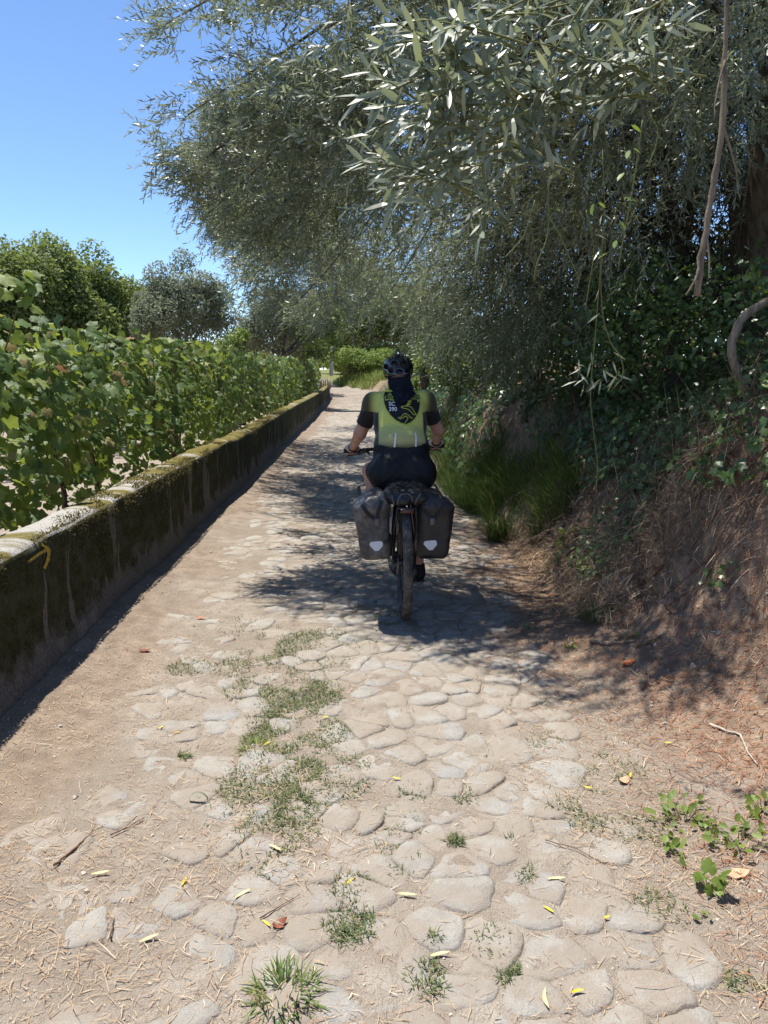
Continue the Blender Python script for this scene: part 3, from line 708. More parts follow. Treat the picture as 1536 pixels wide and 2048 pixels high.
# ---------------------------------------------------------------- the olive tree that overhangs the lane
gz = lambda x, y: float(height(x, y))
ob = np.array([3.1, 6.4, gz(3.1, 6.4)])
olive = thing('olive_tree', 'big silver leaved olive tree overhanging the lane from the right bank', 'tree', ob)
limb([ob - [0, 0, .2], ob + [-.15, -.2, 1.0], ob + [-.2, -.5, 2.2], ob + [-.7, -.6, 3.4]], .20, .12, 'trunk', M['bark'], olive, 10)
blobs = []          # px, py, distance, radius, twigs, looseness of direction
for b in [(360, 40, 6.0, .34, 60), (440, 110, 6.0, .42, 110), (400, 220, 6.1, .34, 80), (340, 300, 6.2, .20, 18), (370, 350, 6.1, .20, 22), (450, 330, 6.2, .38, 110), (520, 230, 5.8, .5, 170), (560, 60, 5.6, .55, 190),
          (430, 420, 6.4, .24, 34), (520, 430, 6.4, .36, 90), (600, 380, 6.2, .5, 150), (660, 200, 5.6, .6, 200), (700, 40, 5.4, .6, 200), (560, 520, 7.0, .36, 50), (500, 560, 7.2, .22, 24), (525, 620, 7.4, .2, 24), (600, 600, 7.6, .35, 55), (640, 500, 7.0, .45, 80),
          (720, 440, 6.6, .5, 110), (760, 300, 5.8, .6, 130), (820, 150, 5.5, .65, 140), (860, 380, 6.2, .6, 120), (800, 560, 8.0, .55, 90), (700, 590, 8.6, .5, 60), (900, 540, 7.2, .6, 130),
          (960, 260, 5.6, .6, 180), (980, 60, 5.2, .65, 170), (1020, 430, 6.2, .6, 140), (1120, 250, 5.4, .6, 140), (1160, 60, 5.2, .65, 140), (1290, 160, 5.2, .6, 110), (1150, 430, 5.8, .5, 90), (1300, 380, 5.8, .6, 90), (1430, 200, 5.4, .6, 100), (1480, 420, 6.0, .6, 60),
          (520, 470, 9.0, .5, 90), (560, 550, 9.5, .5, 90), (610, 440, 9.0, .6, 110), (650, 560, 11, .6, 100), (690, 500, 11.5, .7, 110), (600, 600, 12, .45, 60), (545, 610, 11, .35, 40), (620, 610, 14, .6, 80), (680, 570, 15, .8, 100), (720, 590, 17, .8, 90), (480, 500, 8, .3, 30), (770, 480, 10, .8, 130),
          (1035, -60, 4.5, .4, 60), (1110, -60, 4.5, .4, 50), (960, -120, 4.5, .35, 50), (1200, -20, 4.6, .4, 50), (900, -130, 4.7, .45, 60), (1330, -60, 4.6, .45, 60), (1450, 60, 4.6, .4, 60),
          # above the frame
          (520, -160, 6.0, .7, 150), (720, -180, 5.6, .8, 160), (950, -180, 5.4, .8, 150), (1180, -200, 5.4, .8, 150), (1420, -150, 5.4, .9, 150), (1650, 100, 5.6, .9, 120), (1650, 400, 6.0, .8, 80)]:
    blobs.append(b)
axis_pt = ob + [-.6, -.5, 2.6]
def spray(bag, c, R, n, tw, sc=1.0, flat=1.0, src=None, droop=-.25, noise=.55, var=.45, clump=False):
    d = rng.normal(0, 1, (n, 3)); d = norm(d) * (rng.random((n, 1)) ** .45) * R * np.array([1, 1, flat])
    p = c + d
    if clump:
        kp = fbm(p[:, 0] * 2.0 + p[:, 1] * 1.3, p[:, 2] * 2.2 - p[:, 1] * .6, 301, 2) > -.10; p, d = p[kp], d[kp]; n = len(p)
        if n == 0: return
    out = norm(p - (axis_pt if src is None else src)) * .75 + norm(d) * .5 + np.array([0, 0, droop]) + rng.normal(0, noise, (n, 3))
    for k in range(len(tw)):
        sel = np.arange(n) % len(tw) == k
        if sel.sum(): bag.put(*scatter(tw[k], frames(out[sel], rng.normal(0, .5, sel.sum())), p[sel] - norm(out[sel]) * .15, sc * rng.uniform(.8, 1.15, sel.sum()), np.clip(rng.normal(var, .2, sel.sum()), .1, .95)))
bag = Bag(); ends = []
for i, (px, py, Yd, R, n) in enumerate(blobs):
    c = at(px, py, Yd); ends.append((c, R))
    if py < -20: spray(bag, c, R, int(n * .8), TWLO, 1.15, droop=-.02)
    else: spray(bag, c, R, int(n * 1.5), TW, droop=-.02, clump=True)
bag.build('crown', M['olive'], olive)
# upper and inner crown above the frame that shades the lane and the bank
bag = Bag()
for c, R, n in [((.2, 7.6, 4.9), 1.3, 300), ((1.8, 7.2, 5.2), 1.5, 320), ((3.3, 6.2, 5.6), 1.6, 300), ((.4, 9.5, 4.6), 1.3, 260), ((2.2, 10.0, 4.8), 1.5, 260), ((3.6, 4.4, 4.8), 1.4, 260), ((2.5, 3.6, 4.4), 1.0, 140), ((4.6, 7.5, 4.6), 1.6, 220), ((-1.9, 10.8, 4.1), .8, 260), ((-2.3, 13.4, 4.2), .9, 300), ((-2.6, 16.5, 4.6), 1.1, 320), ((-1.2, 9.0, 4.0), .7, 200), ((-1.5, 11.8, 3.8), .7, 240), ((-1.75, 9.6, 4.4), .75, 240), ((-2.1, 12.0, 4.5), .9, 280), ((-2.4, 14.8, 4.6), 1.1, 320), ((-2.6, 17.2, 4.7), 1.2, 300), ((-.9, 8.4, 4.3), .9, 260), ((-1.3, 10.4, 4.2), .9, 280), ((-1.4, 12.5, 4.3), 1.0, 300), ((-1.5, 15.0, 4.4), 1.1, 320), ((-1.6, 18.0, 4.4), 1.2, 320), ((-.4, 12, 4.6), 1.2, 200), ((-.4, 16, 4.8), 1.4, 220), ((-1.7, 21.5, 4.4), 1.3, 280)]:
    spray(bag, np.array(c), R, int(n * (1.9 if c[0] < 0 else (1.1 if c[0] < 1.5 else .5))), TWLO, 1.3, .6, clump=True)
tag(bag.build('upper_crown', M['olive_shade_toned'], olive), kind='stuff')
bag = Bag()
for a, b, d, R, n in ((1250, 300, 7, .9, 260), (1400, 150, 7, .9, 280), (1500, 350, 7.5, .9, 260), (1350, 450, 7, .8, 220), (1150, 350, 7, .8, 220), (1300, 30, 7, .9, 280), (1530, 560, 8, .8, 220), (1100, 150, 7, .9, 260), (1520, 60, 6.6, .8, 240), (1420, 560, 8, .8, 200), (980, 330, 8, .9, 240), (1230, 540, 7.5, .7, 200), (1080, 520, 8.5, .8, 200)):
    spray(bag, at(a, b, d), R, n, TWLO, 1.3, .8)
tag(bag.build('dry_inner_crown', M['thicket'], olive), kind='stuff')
fork = ob + np.array([-.7, -.6, 3.3])
for i in range(0, len(ends), 2):
    c, R = ends[i]
    mid = (fork + c) / 2 + np.array([0, 0, .35]) + rng.normal(0, .15, 3)
    limb([fork + rng.normal(0, .1, 3), mid, c + norm(c - fork) * R * .3], rng.uniform(.022, .04), .005, 'branch', M['bark'], olive, 6, 12, .08)

# foreground boughs: sprays with leaves picked out one by one
def olive_sprig(mat_leaves, c, d, L, nod, leaf, parent, bagS, droop=.14):
    """curved stem with opposite leaves; returns leaf placements"""
    d = norm(d); t = np.linspace(0, 1, nod); side = norm(np.cross(d, [0, 0, 1]))
    P = c + d * (L * t)[:, None] + np.array([0, 0, -droop * L]) * (t ** 2)[:, None] + side * (rng.normal(0, .12) * L * t ** 2)[:, None]
    T = norm(np.gradient(P, axis=0)); res = []
    for i in range(1, nod):
        u = norm(np.cross(T[i], [0, 0, 1])); v = np.cross(u, T[i]); a0 = (i % 2) * 1.57 + rng.normal(.3, .3)
        for sg in (0, math.pi):
            if rng.random() < .08: continue
            a = a0 + sg; op = abs(rng.normal(.85, .22)) * (1 - .35 * t[i])
            dd = T[i] * math.cos(op) + (u * math.cos(a) + v * math.sin(a)) * math.sin(op)
            z = norm(np.array([-.40, -.80, .60]) + rng.normal(0, .33, 3)); x = norm(np.cross(dd, z)); z = np.cross(x, dd)
            res.append((np.stack([x, dd, z], 1), P[i], leaf * rng.uniform(.7, 1.15)))
    bagS.tube(P, np.linspace(.0030, .0011, nod), 4)
    return res
leafm = []
for i in range(6):
    w = .175 + .02 * (i % 3); cz = -.05 - .03 * i
    V = np.array([[0, 0, 0], [-w * .36, .2, .012], [0, .2, -.008], [w * .36, .2, .012], [-w * .5, .5, .014 + cz * .3], [0, .5, -.01 + cz * .3], [w * .5, .5, .014 + cz * .3], [-w * .34, .8, .01 + cz * .7], [0, .8, -.004 + cz * .7], [w * .34, .8, .01 + cz * .7], [0, 1, cz]])
    F = [[0, 2, 1], [0, 3, 2], [1, 2, 5, 4], [2, 3, 6, 5], [4, 5, 8, 7], [5, 6, 9, 8], [7, 8, 10], [8, 9, 10]]
    leafm.append(new_mesh('olive_leaf', V, F, M['olive'], var=np.full(11, [.3, .45, .6, .75, .5, .95][i]), smooth=True))
sp, lv = MB(), []
fg = [(900, 30, 1.62), (960, 60, 1.62), (1010, 110, 1.95), (880, 130, 1.62), (930, 190, 1.62), (990, 230, 1.95), (880, 250, 1.62), (930, 300, 1.62), (1000, 310, 1.95), (1060, 180, 1.90), (1110, 100, 1.90), (1050, 40, 2.00), (1150, 40, 1.95), (1220, 60, 1.95),
      (1250, 120, 1.95), (1310, 90, 1.95), (1200, 150, 1.95), (1130, 200, 1.90), (1080, 260, 1.90), (1040, 330, 1.85), (1000, 380, 1.85), (870, 340, 1.62), (1290, 40, 2.00), (1350, 110, 2.00), (1230, 180, 2.00), (960, 130, 1.62), (1100, 30, 2.00), (1170, 110, 2.00), (1020, 290, 1.95), (910, 90, 1.62), (1060, 120, 2.00), (980, 20, 1.85), (850, 60, 1.62), (840, 200, 1.62), (1010, 180, 1.90), (950, 250, 1.62),
      (700, 30, 4.40), (760, 90, 4.40), (830, 60, 4.30), (820, 180, 4.20), (790, 130, 4.40), (780, 250, 4.50), (830, 330, 4.40), (720, 150, 4.60), (660, 80, 4.70), (650, 190, 4.80), (600, 120, 4.80), (740, 330, 4.80), (700, 260, 4.80), (860, 420, 4.60), (780, 400, 4.80), (620, 280, 5.00), (560, 180, 5.00)]
for px, py, Yd in fg:
    c = at(px + rng.normal(0, 14), py + rng.normal(0, 14), Yd)
    q_ = 1.0 if Yd < 3 else 1.35
    for k in range(2 if py < 130 else 3):
        d = np.array([-.75, -.15, .10]) + rng.normal(0, .42, 3)
        lv += olive_sprig(None, c - norm(d) * .10 * q_, d, rng.uniform(.16, .26) * q_, 8, .066 * q_, olive, sp)
tag(sp.build('twigs', M['cane'], olive), kind='stuff')
order = sorted(range(len(lv)), key=lambda i: lv[i][1][1])
bob = BASE[olive.name]
for n_, i in enumerate(order[:300]):
    R, p, l = lv[i]; o = link('leaf', leafm[n_ % 6], olive)
    o.matrix_local = Matrix.Translation(Vector(p - bob)) @ Matrix(R.tolist()).to_4x4() @ Matrix.Scale(l, 4)
if len(order) > 300:
    bag = Bag(); L = [lv[i] for i in order[300:]]
    v, tr, q = lance(1, .2, .1)
    bag.put(*scatter((v, [tr, q], np.zeros(6)), np.array([a[0] for a in L]), np.array([a[1] for a in L]), np.array([a[2] for a in L]), rng.uniform(.2, .9, len(L))))
    tag(bag.build('leaves', M['olive'], olive), kind='stuff')
# bare branch stub hanging down beside the bank, crooked stem rising from the ivy
base = at(1395, 590, 3.7)
hb = thing('hanging_branch', 'long bare brown branch hanging down in front of the dark thicket', 'branch', base)
limb([at(1462, -180, 3.75), at(1452, 60, 3.72), at(1446, 250, 3.7), at(1425, 380, 3.7), at(1408, 480, 3.7), at(1394, 592, 3.7)], .010, .017, 'stem', M['bark_light'], hb, 9, 30, .05)
limb([at(1446, 250, 3.7), at(1470, 330, 3.75), at(1480, 400, 3.8)], .007, .002, 'twig', M['bark_light'], hb, 6, 10, .05)
limb([at(1450, 120, 3.7), at(1432, 190, 3.66), at(1428, 240, 3.64)], .006, .002, 'twig', M['bark_light'], hb, 6, 10, .05)
limb([at(1412, 460, 3.7), at(1420, 520, 3.66), at(1416, 560, 3.64)], .006, .002, 'twig', M['bark_light'], hb, 6, 10, .05)
limb([at(1404, 520, 3.7), at(1392, 560, 3.68), at(1372, 590, 3.66)], .008, .004, 'twig', M['bark_light'], hb, 6, 8, .02)
base = at(1505, 815, 4.5)
cs = thing('crooked_stem', 'crooked grey stem bending up out of the ivy at the right edge', 'stem', base)
limb([at(1510, 830, 4.5), at(1482, 765, 4.5), at(1461, 715, 4.5), at(1468, 660, 4.5), at(1500, 620, 4.55), at(1560, 590, 4.6)], .030, .022, 'stem', M['bark_light'], cs, 8, 20, .03)
# trunk of another tree standing in the dark on the bank
def bank_trunk(px, Yd, top, r, label, lean):
    g = at(px, 760, Yd); b = np.array([g[0], Yd, gz(g[0], Yd)])
    t = thing('thicket_tree', label, 'tree', b, 'dark trees on the right bank')
    limb([b - [0, 0, .2], b + np.array([lean * .4, 0, 1.2]), b + np.array([lean, .1, 2.6]), b + np.array([lean * 1.2, .3, top])], r, r * .5, 'trunk', M['bark'], t, 8)
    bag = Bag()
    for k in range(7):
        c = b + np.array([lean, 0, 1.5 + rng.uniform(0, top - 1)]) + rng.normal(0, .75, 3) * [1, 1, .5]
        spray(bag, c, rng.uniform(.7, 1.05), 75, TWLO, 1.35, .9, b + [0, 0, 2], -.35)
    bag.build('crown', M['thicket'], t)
bank_trunk(1500, 6.5, 4.2, .10, 'dark leaning tree behind the hanging branch', -.5)
bank_trunk(1330, 8.0, 4.4, .09, 'dark tree in the thicket left of the hanging branch', .2)
bank_trunk(1700, 5.0, 4.2, .10, 'dark tree at the right edge beside the crooked stem', -.2)
bank_trunk(1180, 9.5, 4.2, .09, 'dark tree on the bank behind the trailing creeper', -.3)

# ---------------------------------------------------------------- olives further along the right bank, hanging low
def bank_olive(px, Yd, X, label, bl):
    b = np.array([X, Yd, gz(X, Yd)])
    t = thing('olive_tree', label, 'tree', b)
    limb([b - [0, 0, .2], b + [0, -.1, 1.2], b + [-.3, -.2, 2.6]], .14, .08, 'trunk', M['bark'], t, 8)
    bag = Bag()
    for (qx, qy, qd, R, n) in bl:
        c = at(qx, qy, qd); spray(bag, c, R, n, TWLO, 1.15, 1.0, b + np.array([0, 0, 3.0]), -.25, .55, .5)
        if R > .5: limb([b + [-.3, -.2, 2.5], (b + c) / 2 + [0, 0, 1.0], c], .03, .006, 'branch', M['bark'], t, 6)
    bag.build('crown', M['olive'], t)
bank_olive(1050, 9.0, 3.3, 'olive with low drooping grey boughs on the bank right of the cyclist',
           [(1050, 480, 8.0, .7, 200), (1130, 560, 7.4, .6, 160), (1020, 590, 8.2, .6, 190), (960, 520, 9.2, .7, 190), (950, 640, 9.2, .5, 150), (1080, 660, 7.6, .45, 120), (920, 440, 10, .8, 150), (1200, 520, 7.0, .6, 130), (1240, 620, 6.6, .45, 70), (1010, 700, 8.4, .35, 90)])
bank_olive(900, 15.0, 3.0, 'farther olive whose boughs arch over the lane beyond the cyclist',
           [(880, 560, 13.5, .9, 220), (860, 640, 14, .7, 180), (820, 520, 14.5, 1.0, 200), (900, 690, 13, .6, 150), (760, 560, 15, .9, 140), (940, 600, 12, .8, 180), (700, 540, 15, .8, 110), (640, 560, 15.5, .7, 90), (880, 450, 13, 1.1, 150), (1000, 400, 12, 1.2, 150)])

# ---------------------------------------------------------------- trees beyond
def far_tree(name, label, base, clumps, leaf, mat, tmpl, nper, trunk_h, trunk_r, group=None, up=.5, spread=.35):
    base = np.asarray(base, float); t = thing(name, label, 'tree', base, group)
    limb([base - [0, 0, .3], base + [0.05, 0, trunk_h * .5], base + [-.05, 0, trunk_h]], trunk_r, trunk_r * .6, 'trunk', M['bark'], t, 8)
    bag = Bag()
    for (c, R) in clumps:
        n = int(nper * (R[0] * R[1] + R[0] * R[2]) / 2) + 20
        d = norm(rng.normal(0, 1, (n, 3))); rr = rng.random((n, 1)) ** .22
        wob = 1 + .25 * fbm(d[:, 0] * 3 + c[0], d[:, 2] * 3 + d[:, 1] * 2, 7, 2)[:, None]
        p = np.asarray(c) + d * rr * wob * np.asarray(R)
        nr = d * .7 + np.array([0, 0, up]) + rng.normal(0, spread + .3, (n, 3))
        bag.put(*scatter(tmpl, frames_n(nr, rng.random(n) * 6.28), p, leaf * rng.uniform(.6, 1.3, n), np.clip(rng.normal(.5, .22, n) + .25 * (rr[:, 0] > .95), 0, 1)))
    for k in range(min(5, len(clumps))):
        c = np.asarray(clumps[k * len(clumps) // 5][0]); limb([base + [0, 0, trunk_h * .9], (base + c) / 2 + [0, 0, trunk_h * .4], c], trunk_r * .5, .02, 'branch', M['bark'], t, 5, 8)
    bag.build('crown', mat, t); return t
def crown(c, R, n, r, seed):
    q = np.random.default_rng(seed); out = [(np.asarray(c), np.asarray(R) * .72)]
    for i in range(n):
        d = norm(q.normal(0, 1, 3)); d[2] = abs(d[2]) * 1.0 - .35 if q.random() < .8 else d[2]
        out.append((np.asarray(c) + d * np.asarray(R) * q.uniform(.62, .95), np.asarray(R) * r * q.uniform(.7, 1.3)))
    return out
def ft(name, label, px, top, Yd, hw, bot, leaf, mat, tmpl, nper, n=26, r=.30, seed=1, group=None, tx=None):
    T, B = at(px, top, Yd), at(px, bot, Yd); bx = T[0] if tx is None else tx; g = np.array([bx, Yd, gz(bx, Yd)])
    hz = (T[2] - B[2]) / 2; w = hw / FPX * Yd
    return far_tree(name, label, g, crown([T[0], Yd, (T[2] + B[2]) / 2], [w * .92, w * .92, hz * .95], n, r, seed), leaf, mat, tmpl, nper, B[2] - g[2] + hz * .5, .16, group)
ft('broadleaf_tree', 'large dark green tree at the left edge beyond the vines', 5, 450, 30, 150, 770, .16, M['broad_far'], RH, 850, 44, .34, 3)
ft('broadleaf_tree', 'middle one of the three dark green trees beyond the vines', 118, 478, 32, 130, 770, .16, M['broad_far'], RH, 850, 40, .34, 5)
ft('broadleaf_tree', 'dark green tree just left of the round grey olive', 222, 500, 34, 115, 770, .16, M['broad_far'], RH, 850, 40, .34, 7)
ft('broadleaf_tree', 'leafy dark green tree outside the left edge of the photo', -190, 420, 28, 170, 760, .19, M['broad_far'], RH, 400, 26, .28, 6)
ft('olive_tree', 'round grey green olive tree standing alone beyond the vines', 366, 508, 26, 114, 745, .085, M['olive_far'], RH, 3200, 40, .26, 8)
ft('olive_tree', 'grey olive tree behind the far end of the vine row', 560, 545, 31, 100, 750, .09, M['olive_far'], RH, 2400, 30, .28, 9)
ft('leafy_bush', 'small yellow green bush poking above the vine row', 474, 640, 21, 26, 720, .09, M['fresh'], RH, 1400, 10, .35, 10)
ft('broadleaf_tree', 'slim bright green tree at the far end of the vine row', 640, 550, 30, 48, 750, .13, M['fresh'], RH, 800, 20, .35, 11, tx=-3.9)
ft('olive_tree', 'pale olive tree far down the lane behind the slim green tree', 735, 500, 56, 110, 750, .15, M['olive_far'], RH, 900, 26, .3, 12)
ft('broadleaf_tree', 'dark spreading tree over the bend of the lane', 775, 575, 27, 92, 722, .13, M['broad'], OV, 800, 30, .3, 13, tx=1.7)
ft('broadleaf_tree', 'dark tree above the bank right behind the helmet', 870, 530, 30, 100, 760, .14, M['broad'], RH, 600, 24, .3, 14)
ft('broadleaf_tree', 'green tree behind the bend at the end of the lane', 660, 600, 62, 120, 755, .2, M['broad'], RH, 420, 24, .3, 16)
ft('leafy_bush', 'bright green bush above the grass verge at the bend', 700, 684, 48, 60, 756, .12, M['fresh'], RH, 1100, 18, .35, 17)
ft('leafy_bush', 'bright bush on the verge just left of the helmet', 758, 688, 48, 46, 760, .12, M['fresh'], RH, 1100, 16, .35, 18)
ft('leafy_bush', 'light leaved shrub on the bank right of the helmet', 850, 700, 19, 24, 760, .09, M['fresh'], OV, 900, 12, .35, 19)
ft('leafy_bush', 'yellowish shrub at the foot of the bank behind the right shoulder', 838, 745, 22, 18, 790, .08, M['fresh'], OV, 900, 10, .35, 20)

# dry-stone wall and pale grass at the bend
b0, b1 = at(690, 755, 48.5), at(800, 752, 47)
m = MB()
for i in range(130):
    u = rng.random(); row = int(rng.integers(0, 4)); c = b0 * (1 - u) + b1 * u; g = gz(c[0], c[1])
    m.box([c[0], c[1] + rng.normal(0, .04), g + .12 + row * .2 + rng.normal(0, .03)], [rng.uniform(.25, .45), .3, rng.uniform(.16, .24)], np.array(Matrix.Rotation(rng.normal(0, .2), 3, 'Y')), 0, .05)
dw = m.build('dry_stone_wall', M['bark_light'], base=(b0[0], b0[1], gz(b0[0], b0[1])), smooth=False)
tag(dw, 'low rough stone wall under the bushes at the bend of the lane', 'wall')
n = 5200; x = rng.uniform(-4.6, 1.6, n); y = rng.uniform(43.5, 48.3, n); s = x - centre(y); kp = (s > 1.0) & (s < 6.5); x, y = x[kp], y[kp]
V, F, v = blades(np.stack([x, y, height(x, y) - .02], 1), rng.random(len(x)) * 6.28, rng.uniform(.15, .6, len(x)), rng.uniform(.02, .05, len(x)), rng.uniform(0, .5, len(x)), rng.uniform(0, .6, len(x)), 3)
tag(obj('verge_grass', V, F, M['grass_pale'], smooth=False, var=v), 'sunlit pale grass on the verge at the bend of the lane', 'grass', kind='stuff')

# ---------------------------------------------------------------- grape vines behind the wall
vine_ids = 0
vleaf = [new_mesh('vine_leaf', v[0], v[1], M['vine'], var=np.full(len(v[0]), a), smooth=True) for v, a in zip(VL + VL, (.2, .35, .5, .65, .8, .45, .9, .3, .96, .55))]
def vine(y, xo, n, size, individual, label, group, shoots=2, stake=False):
    x = float(centre(y)) + xo; g = gz(x, y); b = np.array([x, y, g]); t = thing('grape_vine', label, 'vine', b, group)
    a = rng.normal(0, .1, 4)
    limb([b - [0, 0, .1], b + [a[0], a[1], .45], b + [a[2], a[3], .95], b + [a[2], a[3] * 2, 1.35]], .026, .014, 'trunk', M['vine_wood'], t, 7)
    if stake:
        m = MB(); m.box(b + np.array([.06, .05, .8]), [.06, .06, 1.7], np.array(Matrix.Rotation(rng.normal(0, .03), 3, 'Y')), 0, .006); m.build('stake', M['vine_wood'], t)
    z = g + np.where(rng.random(n) < .93, 0.16 + 1.55 * rng.random(n) ** .70, 1.70 + .20 * rng.random(n))
    bulge = .10 + .20 * np.sin(np.clip((z - g - .2) / 1.7, 0, 1) * 3.14) ** .5
    p = np.stack([x + np.clip(rng.normal(0, 1, n), -1.7, 1.5) * bulge * .8, y + rng.uniform(-.66, .66, n), z], 1)
    gap = fbm(p[:, 1] * 2.3, p[:, 2] * 2.3, 91, 2) > -.40 + .22 * sstep(.9, .2, z - g)
    p = p[gap]; n = len(p)
    nr = np.array([.42, -.42, .62]) + rng.normal(0, .48, (n, 3)) + .35 * np.stack([np.sign(p[:, 0] - x), np.zeros(n), np.zeros(n)], 1)
    R = frames_n(nr, rng.normal(3.14, .8, n)); sc = size * rng.uniform(.55, 1.2, n); var = np.clip(rng.normal(.46, .22, n) + .12 * (p[:, 2] > 1.6), 0, .94)
    var = np.where(rng.random(n) < .03, rng.uniform(.96, 1, n), var)
    m = MB()
    for k in range(7 + shoots):
        q0 = b + np.array([a[2], a[3], 1.0 + rng.uniform(-.3, .3)]); e = np.array([x + rng.normal(0, .25), y + rng.uniform(-.6, .6), g + rng.uniform(1.2, 1.85)])
        if k >= 7: e[2] = g + rng.uniform(1.8, 2.1)
        q = np.linspace(0, 1, 7)[:, None]; P = q0 * (1 - q) + e * q + np.array([0, 0, .25]) * np.sin(q * 3.14) * (k < 7) + rng.normal(0, .02, (7, 3)); m.tube(P, np.linspace(.006, .0025, 7), 4)
    m.build('cane', M['cane'], t)
    if individual:
        o_ = np.argsort(-p[:, 0] + .3 * p[:, 1])[:individual]
        for j in o_:
            o = link('leaf', vleaf[int(rng.integers(0, 10))], t)
            o.matrix_local = Matrix.Translation(Vector(p[j] - b)) @ Matrix(R[j].tolist()).to_4x4() @ Matrix.Scale(float(sc[j]), 4)
        kp = np.ones(n, bool); kp[o_] = False
    else: kp = np.ones(n, bool)
    bag = Bag(); ids = np.where(kp)[0]
    for k in range(5):
        s_ = ids[ids % 5 == k]
        if len(s_): bag.put(*scatter(VL[k], R[s_], p[s_], sc[s_], var[s_]))
    tag(bag.build('foliage', M['vine'], t, smooth=True), kind='stuff')
    return t
names = {0: 'grape vine just outside the left edge, first of the row behind the wall', 1: 'nearest grape vine in full view, above the pale lichened end of the wall',
         2: 'second grape vine of the row, behind the yellow painted arrow', 3: 'third grape vine of the row behind the mossy wall'}
for i in range(29):
    y = 3.7 + i * 1.16
    vine(y, -2.50 + rng.normal(0, .05), 640 if y < 10 else (430 if y < 17 else 260), .115 if y < 17 else .14, 110 if i < 4 else 0,
         names.get(i, 'grape vine in the leafy trellised row along the mossy wall'), None if i in names else 'vines along the wall', stake=i in (1, 5))
for i in range(9):
    vine(7.0 + i * 2.0, -4.9, 260, .17, 0, 'grape vine in the row behind the first, its top barely showing', 'vines of the second row', 1)
# long shoot rising at the left edge
p0 = at(-8, 720, 4.3); q = np.linspace(0, 1, 9)[:, None]
P = np.concatenate([p0 + (at(30, 640, 4.3) - p0) * q[:5] * 1, ]); P = np.array([at(*a, 5.3) for a in [(2, 740), (10, 700), (22, 660), (34, 620), (40, 585), (48, 555)]])
t = thing('vine_shoot', 'tall vine shoot with pale leaves reaching above the row at the left edge', 'vine', P[0])
m = MB(); m.tube(P, np.linspace(.007, .003, 6), 5); m.build('cane', M['cane'], t)
for j in range(13):
    c = at(rng.uniform(0, 66), rng.uniform(540, 612), 5.3 + rng.normal(0, .06)); R = frames_n(np.array([[.25, -.5, .7]]) + rng.normal(0, .4, (1, 3)), rng.normal(3.14, .8, 1))[0]
    o = link('leaf', vleaf[(4, 6, 3)[j % 3]], t); o.matrix_local = Matrix.Translation(Vector(c - P[0])) @ Matrix(R.tolist()).to_4x4() @ Matrix.Scale(rng.uniform(.10, .145), 4)

ft('leafy_bush', 'dark green hedge bush behind the end of the vine row', 600, 640, 40, 70, 760, .16, M['broad'], RH, 700, 14, .35, 24)
ft('leafy_bush', 'green hedge bush between the grey olives beyond the vines', 470, 655, 42, 70, 760, .16, M['broad_far'], RH, 600, 14, .35, 25)
ft('leafy_bush', 'hedge bush under the round grey olive', 330, 660, 40, 120, 760, .18, M['broad_far'], RH, 500, 14, .35, 26)
ft('leafy_bush', 'green bushes closing the view behind the helmet', 800, 660, 54, 70, 770, .18, M['broad_far'], RH, 600, 16, .35, 27)
ft('leafy_bush', 'green bush behind the low stone wall at the bend', 690, 650, 58, 80, 770, .18, M['broad_far'], RH, 600, 16, .35, 28)

# ---------------------------------------------------------------- the right bank: ivy, thicket, grass
def bank_pt(t, y, off=0.0):
    x = bank_start(y) + t + centre(y); z = height(x, y)
    e = .05; nxv = -(height(x + e, y) - height(x - e, y)) / (2 * e); nyv = -(height(x, y + e) - height(x, y - e)) / (2 * e)
    nrm = norm(np.stack([nxv, nyv, np.ones_like(nxv)], 1))
    return np.stack([x, y, z], 1) + nrm * np.asarray(off).reshape(-1, 1), nrm
def ivy(y0, y1, t0, t1, n, size, label, indiv=0, var=.42, mat='ivy', seed=101, thr=-.15, tmpl=None, depth=.16, name='ivy'):
    y = rng.uniform(y0, y1, n); t = rng.uniform(t0, t1, n)
    kp = fbm(y * 1.9, t * 2.6, seed, 3) > thr; y, t = y[kp], t[kp]; n = len(y)
    p, nr = bank_pt(t, y, rng.uniform(.01, depth, n))
    b = p.mean(0); b[2] = float(height(b[0], b[1])); th = thing(name, label, 'ivy' if mat == 'ivy' else 'creeper', b)
    R = frames_n(nr * .8 + np.array([-.35, -.35, .45]) + rng.normal(0, .42, (n, 3)), rng.normal(3.14, .9, n)); sc = size * rng.uniform(.5, 1.25, n)
    vv = np.clip(rng.normal(var, .22, n), 0, 1); tm = tmpl or IL[0]
    m = MB()
    for k in range(14):
        yy = np.linspace(rng.uniform(y0, y1), rng.uniform(y0, y1), 8); tt = np.linspace(t0, t1, 8); P, _ = bank_pt(tt, yy, np.full(8, .03)); m.tube(P + rng.normal(0, .02, P.shape), .004, 4)
    m.build('stem', M['vine_wood'], th)
    o_ = np.argsort(p[:, 1])[:indiv]
    mesh = [new_mesh('ivy_leaf', tm[0], tm[1], M[mat], var=np.full(len(tm[0]), a)) for a in (.2, .35, .5, .65, .85)]
    for j in o_:
        o = link('leaf', mesh[int(rng.integers(0, 5))], th); o.matrix_local = Matrix.Translation(Vector(p[j] - b)) @ Matrix(R[j].tolist()).to_4x4() @ Matrix.Scale(float(sc[j]), 4)
    kp = np.ones(n, bool); kp[o_] = False
    if kp.sum():
        V, F, v = scatter(tm, R[kp], p[kp], sc[kp], vv[kp]); tag(obj('foliage', V, F, M[mat], th, var=v, smooth=True), kind='stuff')
ivy(3.5, 6.2, .62, 1.9, 4000, .066, 'dark glossy ivy spreading over the top of the bank at the right', 240, .40, thr=-.28)
